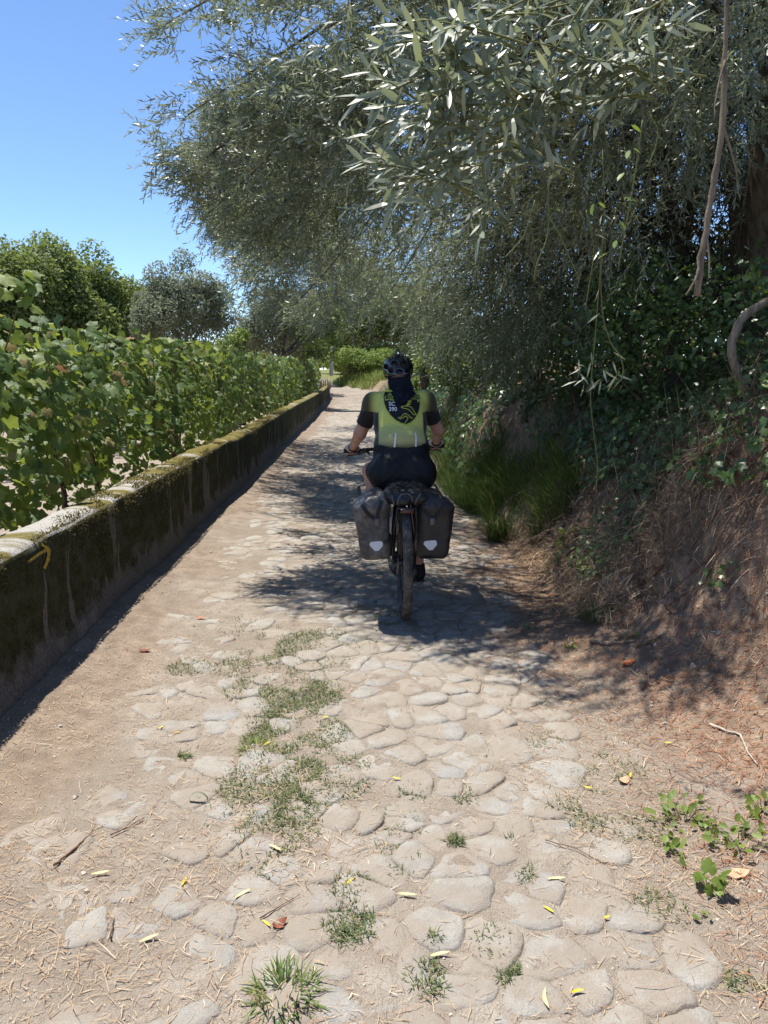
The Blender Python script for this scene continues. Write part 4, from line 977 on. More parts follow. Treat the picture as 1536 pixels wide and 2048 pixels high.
ivy(3.7, 5.9, .22, .75, 1300, .046, 'lighter ivy and bramble leaves trailing down the bank face', 60, .62, seed=131, thr=.02, depth=.10)
ivy(5.6, 9.5, .58, 1.4, 3800, .06, 'dense small leaved ivy on the bank behind the trailing creeper', 0, .30, seed=141, thr=-.22)
ivy(9.0, 20., .2, 1.3, 6500, .085, 'ivy and creepers covering the bank beyond the cyclist', 0, .38, seed=151, thr=-.25)
ivy(20., 40., .15, 1.3, 6500, .12, 'green creepers on the distant bank near the bend', 0, .55, seed=161, thr=-.3)

# dead stems and brush caught on the bank
def brush(n, y0, y1, t0, t1, ln, wid, name, label, mat, var=(.4, .25), down=.6, off=.12):
    y = y0 * (y1 / y0) ** rng.random(n); t = rng.uniform(t0, t1, n); kp = fbm(y * 1.5, t * 3, 171, 3) > -.2; y, t = y[kp], t[kp]; n = len(y)
    p, nr = bank_pt(t, y, rng.uniform(0, off, n))
    az = np.where(rng.random(n) < down, math.pi + rng.normal(0, .7, n), rng.random(n) * 6.28)
    V, F, v = blades(p, az, rng.uniform(*ln, n), rng.uniform(*wid, n), rng.uniform(.4, 2.3, n), rng.normal(.5, .7, n), 3, np.clip(rng.normal(*var, n), 0, 1))
    tag(obj(name, V, F, mat, smooth=False, var=v), label, 'brush', kind='stuff')
brush(6500, 4.3, 16, .30, 1.2, (.10, .42), (.003, .006), 'dead_brush', 'tangle of dead brown stems on the shaded bank', M['twig'])
brush(2600, 4.2, 7.5, .02, .45, (.05, .17), (.0025, .005), 'dry_bank_grass', 'bleached dry grass hanging on the foot of the bank', M['straw'], (.5, .25), .8, .06)
def dry_clump(px, py, n, R, ln, label):
    g = terrain_hit(px, py)
    x = g[0] + rng.normal(0, R, n); y = g[1] + rng.normal(0, R, n); b = np.stack([x, y, height(x, y)], 1)
    V, F, v = blades(b, math.pi + rng.normal(0, 1.0, n), rng.uniform(*ln, n), rng.uniform(.0025, .005, n), rng.uniform(.5, 1.6, n), rng.uniform(.2, 1.2, n), 3, np.clip(rng.normal(.62, .22, n), 0, 1))
    tag(solo('dry_grass_clump', V, F, M['straw'], (g[0], g[1], float(height(g[0], g[1]))), var=v, smooth=False), label, 'dry grass', kind='stuff')
brush(1700, 3.3, 5.6, .42, 1.0, (.08, .26), (.0025, .0045), 'hanging_straw', 'dry straw and rootlets hanging down the near face of the bank', M['straw'], (.42, .25), .8, .05)
dry_clump(1230, 1085, 420, .12, (.08, .20), 'bleached dry grass clump at the foot of the bank below the ivy')
dry_clump(1290, 1130, 340, .11, (.08, .18), 'dry grass clump spilling towards the needles near the thick stick')
dry_clump(1180, 1180, 260, .09, (.08, .22), 'small dry grass clump beside the green tuft at the path edge')
dry_clump(1420, 960, 300, .10, (.12, .34), 'pale straw hanging from the lip of the earth bank')
# roots dangling from the lip
rt = None
for k, (px, py, l) in enumerate([(1350, 915, .18), (1390, 925, .26), (1425, 910, .34), (1455, 920, .22), (1490, 930, .36), (1515, 915, .25), (1470, 960, .3)]):
    g = terrain_hit(px, py)
    b = g + np.array([-.03, -.03, .02])
    if rt is None: rt = thing('dangling_roots', 'thin pale roots dangling from the lip of the bank at the right', 'roots', b)
    q = np.linspace(0, 1, 9); P = b + np.stack([-.08 * q + .04 * np.sin(q * 5 + k), -.06 * q + .03 * np.sin(q * 4), -l * q], 1); m = MB(); m.tube(P, np.linspace(.005, .002, 9), 5); m.build('root', M['bark_light'], rt)

# grass tussocks along the foot of the bank
gl = [(1000, 1000, .20, 420, 'broad mound of green grass at the foot of the bank beside the pannier'), (1110, 950, .16, 340, 'grass mound on the bank left of the trailing creeper'), (940, 970, .16, 320, 'grass tussock spilling onto the lane level with the saddle'), (985, 940, .17, 420, 'tall dark green grass tussock right of the cyclist'), (1050, 985, .15, 420, 'arching green grass tussock at the foot of the bank'), (960, 1020, .13, 300, 'dark grass tussock beside the right pannier'), (1140, 1000, .10, 260, 'narrow upright grass clump below the trailing creeper'),
      (1000, 1080, .12, 260, 'low dark grass clump at the path edge behind the cyclist'), (920, 905, .16, 300, 'grass tussock beside the right handlebar'), (900, 850, .2, 300, 'grass tussock on the bank beside the right shoulder'), (1090, 1060, .11, 240, 'dark grass clump under the arching tussock'), (880, 800, .3, 340, 'distant grass tussock at the foot of the bank')]
for px, py, R, n, lab in gl: tuft(px, py, R, int(n * 1.3), (.22, .55), M['grass'], lab, 'grass_tussock', (.05, .7), (.004, .008), var=(.55, .22), dir_bias=3.5)
tuft(1195, 1235, .07, 150, (.08, .20), M['grass'], 'small green grass tuft on dry litter at the right path edge', 'grass_tuft', (.2, 1.2), var=(.62, .2))
tuft(1110, 1120, .06, 70, (.06, .15), M['grass'], 'little grass tuft under the dark tussocks', 'grass_tuft', (.2, 1.2), var=(.6, .2))
n = 9000; y = 8 * (42 / 8) ** rng.random(n); t = rng.uniform(-.12, .35, n); kp = fbm(y, t * 3, 181, 2) > -.2; y, t = y[kp], t[kp]
p, _ = bank_pt(t, y, np.zeros(len(y)))
V, F, v = blades(p, 3.3 + rng.normal(0, .9, len(y)), rng.uniform(.10, .40, len(y)), rng.uniform(.006, .016, len(y)), rng.uniform(.1, .9, len(y)), rng.uniform(.2, 1, len(y)), 3, np.clip(rng.normal(.5, .25, len(y)), 0, 1))
tag(obj('bank_grass', V, F, M['grass'], smooth=False, var=v), 'grass fringe along the foot of the bank towards the bend', 'grass', kind='stuff')

# bushes crowding the top of the bank
def bush(x, y, z, R, n, mat, label, tm=OV, leaf=.055, var=.35, group=None):
    g = np.array([x, y, gz(x, y)]); t = thing('thicket_bush', label, 'bush', g, group)
    m = MB()
    for k in range(10):
        e = np.array([x, y, z]) + norm(rng.normal(0, 1, 3)) * np.array(R) * .8; q = np.linspace(0, 1, 7)[:, None]
        m.tube((g + rng.normal(0, .05, 3)) * (1 - q) + e * q + rng.normal(0, .03, (7, 3)) * q, np.linspace(.014, .004, 7), 5)
    m.build('stem', M['bark'], t)
    d = norm(rng.normal(0, 1, (n, 3))); rr = rng.random((n, 1)) ** .35; wob = 1 + .5 * fbm(d[:, 0] * 3 + x, d[:, 2] * 3 + d[:, 1] * 3 + y, 33, 3)[:, None]
    p = np.array([x, y, z]) + d * rr * wob * np.array(R); p = p[p[:, 2] > height(p[:, 0], p[:, 1])]; n = len(p)
    V, F, v = scatter(tm, frames_n(rng.normal(0, .6, (n, 3)) + np.array([-.3, -.3, .6]), rng.random(n) * 6.28), p, leaf * rng.uniform(.6, 1.3, n), np.clip(rng.normal(var, .22, n), 0, 1))
    obj('foliage', V, F, M[mat], t, var=v, smooth=False)
for i, (s_, y, z, R, n, mt, lf, lab) in enumerate([
    (2.3, 6.2, 1.9, (.6, .8, .6), 2600, 'ivy', .06, 'dark bush on the bank above the arching grass'), (2.9, 5.0, 2.0, (.6, .8, .6), 2200, 'ivy', .06, 'dark bush above the ivy left of the crooked stem'),
    (2.2, 7.6, 1.9, (.5, .9, .6), 2400, 'ivy', .065, 'shadowy bush on the bank behind the drooping olive boughs'), (2.1, 9.4, 1.9, (.6, 1.0, .7), 2400, 'broad', .07, 'bush on the bank level with the cyclist'),
    (2.0, 11.6, 1.8, (.6, 1.1, .7), 2200, 'broad', .08, 'bush on the bank just beyond the cyclist'), (2.0, 14.0, 1.8, (.7, 1.3, .8), 2200, 'broad', .09, 'rounded bush half way along the bank'),
    (2.0, 17.0, 1.8, (.7, 1.5, .8), 2000, 'broad', .10, 'bush farther along the shaded bank'), (2.0, 20.5, 1.9, (.8, 1.7, .9), 2000, 'broad', .11, 'bush overhanging the lane before the bend'),
    (2.2, 25.0, 2.0, (.9, 2.2, 1.0), 2000, 'broad', .13, 'bush on the bank close to the bend'), (2.4, 30.0, 2.2, (1.0, 2.4, 1.1), 2000, 'broad', .14, 'last bush on the bank before the bend'),
    (4.2, 5.2, 2.3, (.9, 1.2, .9), 2600, 'ivy', .09, 'black green bush deep in the thicket at the right edge'), (4.6, 8.0, 2.4, (1.2, 1.4, 1.0), 2600, 'broad', .11, 'bush deep in the thicket behind the hanging branch'),
    (4.2, 11.0, 2.4, (1.2, 1.6, 1.2), 2200, 'broad', .12, 'bush deep in the thicket behind the creeper'), (6.6, 7.0, 2.6, (1.4, 1.8, 1.2), 2200, 'broad', .14, 'tall bush at the back of the thicket'), (5.6, 14.0, 2.6, (1.6, 2.0, 1.4), 2000, 'broad', .15, 'bush behind the far olive on the bank'),
    (7.5, 10.5, 3.2, (1.8, 2.0, 1.8), 2400, 'broad', .17, 'tall dark bush closing off the thicket'), (9.5, 14.0, 3.5, (2.5, 2.5, 2.2), 2200, 'broad', .2, 'broad bush far behind the thicket')]):
    bush(float(centre(y)) + s_, y, z, R, n, mt, lab, OV if lf < .1 else RH, lf)

# creeper strand hanging in front of the bank, with narrow leaves
def strand(px, Yd, r, m):
    P = np.array([at(a, b, Yd) for a, b in px]); t = np.linspace(0, 1, len(P)); q = np.linspace(0, 1, len(P) * 4)
    P = np.stack([np.interp(q, t, P[:, k]) for k in range(3)], 1)
    for it in range(2): P[1:-1] = (P[:-2] + 2 * P[1:-1] + P[2:]) / 4
    m.tube(P, r, 5); return P
b = at(1200, 990, 3.3)
cr = thing('hanging_creeper', 'thin creeper strand with narrow pale leaves hanging in front of the bank', 'creeper', b)
for pts, r in [([(1205, 300), (1210, 420), (1202, 520), (1196, 600), (1190, 680), (1184, 740), (1180, 800), (1188, 870), (1196, 930), (1192, 985)], .0019), ([(1210, 420), (1200, 560), (1206, 640), (1222, 690), (1240, 710), (1248, 740), (1242, 762)], .0025),
               ([(1285, 240), (1275, 320), (1258, 420), (1246, 480), (1236, 540)], .0028), ([(1300, 230), (1318, 260), (1310, 300), (1296, 330)], .0026), ([(1100, 300), (1096, 400), (1098, 470), (1072, 530), (1068, 560)], .0028), ([(1096, 430), (1120, 470), (1145, 530), (1160, 560)], .0026), ([(1070, 400), (1050, 470), (1025, 500), (1010, 515)], .0022), ([(1172, 420), (1190, 500), (1180, 560), (1170, 620)], .002)]:
    m = MB(); strand(pts, 3.1, r, m); m.build('strand', M['cane'], cr)
nl = new_mesh('narrow_leaf', np.array([[0, 0, 0], [-.07, .45, .01], [.07, .45, .01], [0, 1, -.08]]), [[0, 2, 1], [1, 2, 3]], M['olive'], var=np.full(4, .85))
rl = new_mesh('round_leaf', OV[0], OV[1], M['fresh'], var=np.full(7, .6))
for k in range(34):
    c = at(rng.uniform(1150, 1248), 700 + rng.random() * 70, 3.1 + rng.normal(0, .03)) if k < 24 else at(1196 + rng.normal(0, 10), rng.uniform(400, 690), 3.1)
    R = frames(np.array([[rng.normal(-.1, .8), rng.normal(-.2, .3), -.7 + rng.normal(0, .4)]]), rng.normal(0, 1.2, 1))[0]
    o = link('leaf', nl, cr); o.matrix_local = Matrix.Translation(Vector(c - b)) @ Matrix(R.tolist()).to_4x4() @ Matrix.Scale(rng.uniform(.045, .075), 4)
for px, py in [(1266, 296), (1258, 300), (1262, 250), (1238, 440), (1196, 405), (1232, 480), (1185, 408), (1248, 345), (1215, 505), (1252, 395)]:
    R = frames(np.array([[rng.normal(0, .7), -.3, -.6]]), rng.normal(0, .6, 1))[0]; o = link('leaf', rl, cr)
    o.matrix_local = Matrix.Translation(Vector(at(px, py, 3.1) - b)) @ Matrix(R.tolist()).to_4x4() @ Matrix.Scale(rng.uniform(.035, .05), 4)

# clods and stones crumbled from the bank
n = 900; y = rng.uniform(2.6, 6.5, n); t = rng.uniform(-.25, .8, n); p, nr = bank_pt(t, y, np.full(n, .0))
V, F, v = scatter(cube, frames_n(nr + rng.normal(0, .5, (n, 3)), rng.random(n) * 6.28), p, np.clip(rng.lognormal(-4.4, .5, n), .004, .022), rng.random(n))
c_ = N('clod'); M['clod'] = c_.done(c_.bsdf(c_.ramp(c_.attr('var'), [(0, (.13, .09, .06)), (.6, (.25, .18, .125)), (1, (.36, .31, .25))]), .95, .1, c_.bump(c_.noise(60, c_.pos(), 4), .7, .01)))
tag(obj('soil_clods', V, F, M['clod'], smooth=False, var=v), 'crumbled clods of earth and small stones on the foot of the bank', 'earth clods', kind='stuff')

# ---------------------------------------------------------------- cyclist, bicycle and bags
RC = on_ground(808, 1234, 0.012); YAW = math.radians(2.6)
RCB = np.array([RC[0], RC[1], 0.012])
RZ = np.array([[math.cos(YAW), -math.sin(YAW), 0], [math.sin(YAW), math.cos(YAW), 0], [0, 0, 1]])
def bx(V): return np.asarray(V, float).reshape(-1, 3) @ RZ.T + RCB

class SDF:
    def __init__(s, lo, hi, h):
        s.lo = np.array(lo, float); s.h = h; s.n = np.ceil((np.array(hi) - s.lo) / h).astype(int) + 1; s.g = np.full(s.n, .12, np.float32)
    def region(s, lo, hi):
        a = np.clip(np.floor((np.array(lo) - s.lo) / s.h).astype(int), 0, s.n - 1); b = np.clip(np.ceil((np.array(hi) - s.lo) / s.h).astype(int) + 1, 1, s.n)
        sl = tuple(slice(x, y) for x, y in zip(a, b)); ax = [s.lo[k] + s.h * np.arange(a[k], b[k]) for k in range(3)]
        return sl, np.stack(np.meshgrid(*ax, indexing='ij'), -1)
    def blend(s, sl, d, k):
        a = s.g[sl]; h = np.maximum(k - np.abs(a - d), 0) / k; s.g[sl] = np.minimum(a, d) - h * h * k * .25
    def cone(s, a, b, ra, rb, k=.03, capb=False, capa=False, grow=0):
        a, b = np.array(a, float), np.array(b, float); ra += grow; rb += grow; m = max(ra, rb) + k + .05
        sl, P = s.region(np.minimum(a, b) - m, np.maximum(a, b) + m); ab = b - a; L = np.linalg.norm(ab); pa = P - a
        t = np.clip((pa @ ab) / L ** 2, 0, 1); d = np.linalg.norm(pa - t[..., None] * ab, axis=-1) - (ra + (rb - ra) * t)
        if capb: d = np.maximum(d, (pa @ ab) / L - L)
        if capa: d = np.maximum(d, -(pa @ ab) / L)
        s.blend(sl, d, k); return s
    def chain(s, pts, rad, k=.03, grow=0):
        for i in range(len(pts) - 1): s.cone(pts[i], pts[i + 1], rad[i], rad[i + 1], k, grow=grow)
        return s
    def ell(s, c, r, k=.04, rot=0.0, sub=False, grow=0, roty=0.0):
        c = np.array(c, float); r = np.array(r, float) + grow; m = r.max() + k + .05; sl, P = s.region(c - m, c + m)
        R = np.array(Matrix.Rotation(rot, 3, 'X') @ Matrix.Rotation(roty, 3, 'Y')); q = (P - c) @ R
        k0 = np.linalg.norm(q / r, axis=-1); k1 = np.linalg.norm(q / r ** 2, axis=-1) + 1e-6; d = k0 * (k0 - 1) / k1
        if sub: s.g[sl] = np.maximum(s.g[sl], -d)
        else: s.blend(sl, d, k)
        return s
    def box(s, c, hs, rad, k=.02, tap=0.0, shear=0.0, R=None, sub=False):
        c = np.array(c, float); hs = np.array(hs, float); m = hs.max() * 1.5 + .08; sl, P = s.region(c - m, c + m); q = P - c
        if R is not None: q = q @ np.asarray(R)
        q = q.copy(); q[..., 0] -= shear * q[..., 2]; q[..., 0] /= (1 + tap * q[..., 2] / hs[2]); q[..., 1] /= (1 + .6 * tap * q[..., 2] / hs[2])
        e = np.abs(q) - hs + rad; d = np.linalg.norm(np.maximum(e, 0), axis=-1) + np.minimum(e.max(-1), 0) - rad
        if sub: s.g[sl] = np.maximum(s.g[sl], -d)
        else: s.blend(sl, d, k)
        return s
    def clip(s, p, n):
        ax = [s.lo[k] + s.h * np.arange(s.n[k]) for k in range(3)]; n = norm(n)
        d = (ax[0][:, None, None] - p[0]) * n[0] + (ax[1][None, :, None] - p[1]) * n[1] + (ax[2][None, None, :] - p[2]) * n[2]
        s.g = np.maximum(s.g, d.astype(np.float32)); return s
    def mesh(s, relax=1):
        g = s.g; nx, ny, nz = g.shape; c = (nx - 1, ny - 1, nz - 1); acc = np.zeros(c + (3,), np.float32); cnt = np.zeros(c, np.float32)
        for ax in range(3):
            o = [a for a in range(3) if a != ax]
            for i in (0, 1):
                for j in (0, 1):
                    s0 = [None] * 3; s1 = [None] * 3
                    for a, v in ((o[0], i), (o[1], j)): s0[a] = s1[a] = slice(v, v + c[a])
                    s0[ax] = slice(0, c[ax]); s1[ax] = slice(1, c[ax] + 1)
                    a, b = g[tuple(s0)], g[tuple(s1)]; m = (a < 0) != (b < 0); t = np.where(m, a / (a - b + 1e-12), 0)
                    acc[..., ax] += t * m; acc[..., o[0]] += i * m; acc[..., o[1]] += j * m; cnt += m
        act = cnt > 0; vid = np.full(c, -1); vid[act] = np.arange(act.sum()); ijk = np.argwhere(act)
        V = (ijk + acc[act] / cnt[act][:, None]) * s.h + s.lo; F = []
        for ax in range(3):
            u, v = (ax + 1) % 3, (ax + 2) % 3; sa = [slice(1, -1)] * 3; sb = [slice(1, -1)] * 3; sa[ax] = slice(0, -1); sb[ax] = slice(1, None)
            a, b = g[tuple(sa)] < 0, g[tuple(sb)] < 0; e = np.argwhere(a != b); fl = a[tuple(e.T)]; off = np.ones(3, int); off[ax] = 0; e = e + off
            q = []
            for du, dv in ((1, 1), (0, 1), (0, 0), (1, 0)):
                w = e.copy(); w[:, u] -= du; w[:, v] -= dv; q.append(vid[tuple(w.T)])
            q = np.stack(q, 1); q[~fl] = q[~fl][:, ::-1]; F.append(q[(q >= 0).all(1)])
        F = np.concatenate(F)
        for it in range(relax):
            sm = np.zeros_like(V); n_ = np.zeros(len(V))
            for a, b in ((0, 1), (1, 2), (2, 3), (3, 0)):
                np.add.at(sm, F[:, a], V[F[:, b]]); np.add.at(n_, F[:, a], 1); np.add.at(sm, F[:, b], V[F[:, a]]); np.add.at(n_, F[:, b], 1)
            V = V * .5 + .5 * sm / np.maximum(n_, 1)[:, None]
        return V, F

# joints, in the bicycle's own frame: x right, y forward, z up from the rear tyre's contact
SH = {-1: (-.175, .585, 1.355), 1: (.180, .595, 1.365)}
EL = {-1: (-.272, .655, 1.135), 1: (.285, .675, 1.160)}
WR = {-1: (-.318, .845, 1.030), 1: (.300, .890, 1.065)}
GR = {-1: np.array([-.325, .905, .992]), 1: np.array([.305, .955, 1.022])}
HP = {-1: (-.105, .27, .915), 1: (.105, .27, .915)}
KN = {-1: (-.195, .67, .870), 1: (.135, .62, .610)}
AN = {-1: (-.130, .39, .575), 1: (.128, .385, .235)}
lean = math.radians(33)
def torso(S, g=0.0, k=.05):
    S.ell((0, .455, 1.225), (.172, .125, .225), k, -lean, grow=g); S.ell((0, .335, 1.075), (.178, .145, .135), k, -lean, grow=g)
    S.cone(SH[-1], SH[1], .064, .064, .05, grow=g); S.ell((0, .52, 1.33), (.15, .095, .10), k, -lean, grow=g); return S
body = SDF((-.45, -.05, .05), (.45, 1.1, 1.78), .009)
torso(body, -.004); body.ell((0, .255, .935), (.195, .15, .14), .05)
HD = np.array([0, -.015, -.042])
body.cone((0, .60, 1.38), HD + (0, .675, 1.54), .058, .054, .04); body.ell(HD + (0, .715, 1.615), (.076, .098, .112), .02); body.ell(HD + (0, .80, 1.565), (.05, .045, .06), .03)
body.ell(HD + (0, .838, 1.585), (.012, .02, .02), .01)
for s_ in (-1, 1):
    body.ell(HD + (s_ * .078, .71, 1.595), (.012, .022, .032), .008)
    body.cone(SH[s_], EL[s_], .056, .043, .04); body.cone(EL[s_], WR[s_], .043, .028, .02)
    g = GR[s_]; body.cone(WR[s_], g + [0, -.015, .022], .027, .028, .02); body.ell(g + [0, .012, .020], (.046, .036, .020), .015)
    for i in range(4):
        fx = (i - 1.5) * .021; ln = (1.0, 1.08, 1.05, .88)[i] if s_ > 0 else (.88, 1.05, 1.08, 1.0)[i]
        body.chain([g + [fx, .028, .024], g + [fx, .028 + .022 * ln, .004], g + [fx, .022, -.022 * ln], g + [fx, -.002, -.024]], [.0105, .0100, .0095, .0085], .006)
    body.chain([g + [-s_ * .030, -.010, .015], g + [-s_ * .052, .008, .004], g + [-s_ * .056, .028, -.010]], [.0125, .0115, .0095], .008)
    body.cone(HP[s_], KN[s_], .098, .060, .05); body.cone(KN[s_], np.array(KN[s_]) * .55 + np.array(AN[s_]) * .45, .058, .057, .02); body.cone(np.array(KN[s_]) * .6 + np.array(AN[s_]) * .4, AN[s_], .056, .034, .02)
    a = np.array(AN[s_]); body.chain([a + [0, -.03, -.045], a + [0, .07, -.06], a + [.005 * s_, .15, -.07]], [.034, .034, .026], .03)
V, F = body.mesh(1)
rider = thing('person', 'cyclist in black helmet, lime and black jersey and black shorts riding away', 'person', RCB)
k = N('skin'); c = k.mix(k.ramp(k.noise(9, k.objc(), 4), [(.35, 0.), (.7, 1.)]), (.46, .235, .165), (.58, .315, .235))
M['skin'] = k.done(k.bsdf(c, .5, .35))
sk = obj('body', bx(V), F, M['skin'], rider)
# hair under the helmet
hs_ = SDF((-.12, .56, 1.46), (.12, .86, 1.76), .008); hs_.ell((0, .700, 1.615), (.083, .098, .115), .01); hs_.clip((0, .72, 1.6), (0, .9, -.4)); hs_.clip((0, .7, 1.52), (0, 0, -1))
V, F = hs_.mesh(1); obj('hair', bx(V + HD), F, plain('hair', (.035, .022, .015), .6, .3, 60, .4), rider)

jr = SDF((-.45, .05, .95), (.45, .95, 1.52), .009); torso(jr, .010)
for s_ in (-1, 1):
    e = np.array(SH[s_]) + (np.array(EL[s_]) - np.array(SH[s_])) * .70; jr.cone(SH[s_], e, .064, .060, .045, capb=True)
jr.cone((0, .585, 1.385), (0, .63, 1.45), .07, .062, .05, capb=True); jr.clip((0, .22, 1.045), (0, .30, -1))
V, F = jr.mesh(2)
nf = fbm(V[:, 0] * 9 + 4, V[:, 2] * 42 + V[:, 0] * 12, 201, 2)
V[:, 1] += .016 * nf * sstep(1.32, 1.14, V[:, 2]) * sstep(1.06, 1.10, V[:, 2]) + .004 * fbm(V[:, 0] * 20, V[:, 2] * 20, 203, 2)
lime, blk = np.array([.62, .61, .14]), np.array([.014, .013, .013]); tan_ = np.array([.44, .41, .18])
xx, zz_ = np.abs(V[:, 0]), V[:, 2]
cj = lime + (tan_ - lime) * sstep(1.26, 1.12, zz_)[:, None]
cj = cj + (blk - cj) * np.clip(sstep(1.135, 1.07, zz_) * .96, 0, 1)[:, None]
side = sstep(.145, .153, xx + .10 * (1.36 - zz_) * (zz_ < 1.36) * 0 - .012 * sstep(1.2, 1.05, zz_)) * (zz_ < 1.30)
armt = np.zeros(len(V))
for s_ in (-1, 1):
    a = np.array(SH[s_]); d = np.array(EL[s_]) - a; tt = ((V - a) @ d) / (d @ d); armt = np.maximum(armt, np.maximum(sstep(.150, .222, V[:, 0] * s_) * .93, sstep(.25, .5, tt) * (V[:, 0] * s_ > .155)))
cj = cj + (blk - cj) * side[:, None]; cj = cj + (blk - cj) * np.clip(armt, 0, 1)[:, None]
k = N('jersey_cloth'); M['jersey'] = k.done(k.bsdf(k.attr('paint', 'Color'), .72, .25, k.bump(k.noise(160, k.objc(), 3), .25, .004), sheen=.2))
jersey = obj('jersey', bx(V), F, M['jersey'], rider, col=np.clip(cj, 0, 1))
JV = [tuple(v) for v in V]; jbvh = BVHTree.FromPolygons(JV, [tuple(f) for f in F])
def onto(bvh, P2, off, back=-.6, nohit=.5):
    out = []
    for x, z in P2:
        h = bvh.ray_cast(Vector((x, back, z)), Vector((0, 1, 0)))
        out.append((x, (h[0].y if h[0] is not None else nohit) - off, z))
    return np.array(out)
# print on the back: shield, lettering, ridge lines, two reflective strips
def L2(px, py): return np.array([(px - 807) / FPX * 5.32 + .010, 1.335 - (py - 815.5) / FPX * 5.45])
def fan(outl, rings=6):
    outl = np.asarray(outl); c = outl.mean(0); n = len(outl); V = [c + (outl - c) * r for r in np.linspace(1, .12, rings)]; V = np.concatenate(V + [c[None]])
    F = [[r * n + j, r * n + (j + 1) % n, (r + 1) * n + (j + 1) % n, (r + 1) * n + j] for r in range(rings - 1) for j in range(n)] + [[(rings - 1) * n + j, (rings - 1) * n + (j + 1) % n, rings * n] for j in range(n)]
    return V, F
shield = np.array([L2(*p) for p in [(775, 787), (782, 785), (790, 785), (800, 785), (812, 785), (825, 785), (833, 786), (839, 788), (842, 798), (842, 808), (840, 818), (836, 827), (829, 836), (820, 842), (811, 845), (802, 842), (793, 837), (784, 829), (777, 819), (773, 808), (772, 797)]])
limec = plain('lime_print', (.52, .50, .06), .6, .3); blackc = plain('black_print', (.012, .012, .014), .6, .3); whitec = plain('white_print', (.75, .76, .75), .5, .4)
c0 = shield.mean(0)
for sc_, mt, nm, off in ((1.045, limec, 'shield_border', .003), (1.0, blackc, 'shield', .0045)):
    P, Fq = fan(c0 + (shield - c0) * sc_); obj(nm, bx(onto(jbvh, P, off)), Fq, mt, jersey)
bandp = np.array([L2(*p) for p in [(776, 788), (790, 786.5), (807, 786.5), (825, 786.5), (838, 789), (840.5, 796), (841, 803), (825, 803), (807, 803), (790, 803), (774.5, 803), (774, 796)]])
P, Fq = fan(bandp, 4); obj('shield_band', bx(onto(jbvh, P, .006)), Fq, plain('band_print', (.36, .40, .06), .6, .3), jersey)
def letters(txt, px, py, hpx, mat, off, stretch=1.0):
    cu = bpy.data.curves.new('lettering', 'FONT'); cu.body = txt; cu.align_x = 'CENTER'; cu.align_y = 'CENTER'; cu.size = 1.0; cu.offset = .018; cu.resolution_u = 3
    o = bpy.data.objects.new('lettering', cu); COL.objects.link(o); me = o.to_mesh()
    v = np.array([tuple(q.co) for q in me.vertices]); f = [list(p.vertices) for p in me.polygons]; o.to_mesh_clear(); bpy.data.objects.remove(o); bpy.data.curves.remove(cu)
    hh = hpx / FPX * 5.4 / .70; c = L2(px, py); P = np.stack([c[0] + v[:, 0] * hh * stretch, c[1] + v[:, 1] * hh], 1)
    Q = onto(jbvh, P, off); return obj('lettering', bx(Q), [fc[::-1] if False else fc for fc in f], mat, jersey, smooth=False)
letters('RIO', 784.5, 797, 7.4, blackc, .0085); letters('TRO', 832, 797, 7.4, blackc, .0085)
letters('SC', 787, 809, 7.2, whitec, .0085); letters('390', 788.5, 818.5, 7.2, whitec, .0085)
def line2(pts, w, mat, name, off=.0075):
    P = np.array([L2(*p) for p in pts]); t = np.linspace(0, 1, len(P)); q = np.linspace(0, 1, len(P) * 3); P = np.stack([np.interp(q, t, P[:, k]) for k in (0, 1)], 1)
    d = norm(np.gradient(P, axis=0)); nrm2 = np.stack([-d[:, 1], d[:, 0]], 1) * w / 2; V = np.concatenate([P - nrm2, P + nrm2], 1).reshape(-1, 2)
    return obj(name, bx(onto(jbvh, V, off)), [[2 * i, 2 * i + 1, 2 * i + 3, 2 * i + 2] for i in range(len(P) - 1)], mat, jersey)
for pts in [[(815, 803), (824, 802), (816, 806), (825, 805), (814, 810), (824, 809), (812, 812.5)], [(804, 814), (812, 812.5), (820, 813), (826, 817), (829, 823), (834, 829), (827, 828), (822, 822), (817, 818), (810, 817), (804, 815)], [(797, 834), (804, 832), (808, 827), (813, 826), (818, 829), (822, 834), (826, 834)], [(800, 836), (808, 833), (812, 830), (817, 834), (814, 838), (810, 843)]]:
    line2(pts, .0045, limec, 'ridge_line')
for pts in ([(791.5, 859), (790.5, 868), (788.5, 884)], [(828, 859), (829.5, 868), (828.5, 884)]): line2(pts, .011, whitec, 'reflective_strip', .006)

sh = SDF((-.45, 0, .45), (.45, .9, 1.15), .009); sh.ell((0, .255, .930), (.208, .158, .142), .05); sh.ell((0, .325, 1.055), (.190, .162, .11), .05, -lean)
for s_ in (-1, 1):
    e = np.array(HP[s_]) * .42 + np.array(KN[s_]) * .58; sh.cone(HP[s_], e, .110, .084, .05, capb=True); sh.ell((s_ * .10, .19, .905), (.118, .10, .115), .05)
sh.clip((0, .22, 1.098), (0, -.30, 1)); V, F = sh.mesh(2)
V[:, 1] += .008 * fbm(V[:, 0] * 10, V[:, 2] * 26 + np.abs(V[:, 0]) * 20, 211, 2)
k = N('shorts_cloth'); c = k.ramp(k.noise(14, k.objc(), 4), [(.35, (.005, .005, .007)), (.7, (.011, .011, .014))])
M['shorts'] = k.done(k.bsdf(c, .62, .3, k.bump(k.noise(40, k.objc(), 4), .25, .006))); obj('shorts', bx(V), F, M['shorts'], rider)
M['black'] = plain('black_cloth', (.012, .012, .014), .7, .3, 40, .4, .3)
cream = plain('glove_back', (.55, .52, .46), .75, .2, 60, .2, .3)
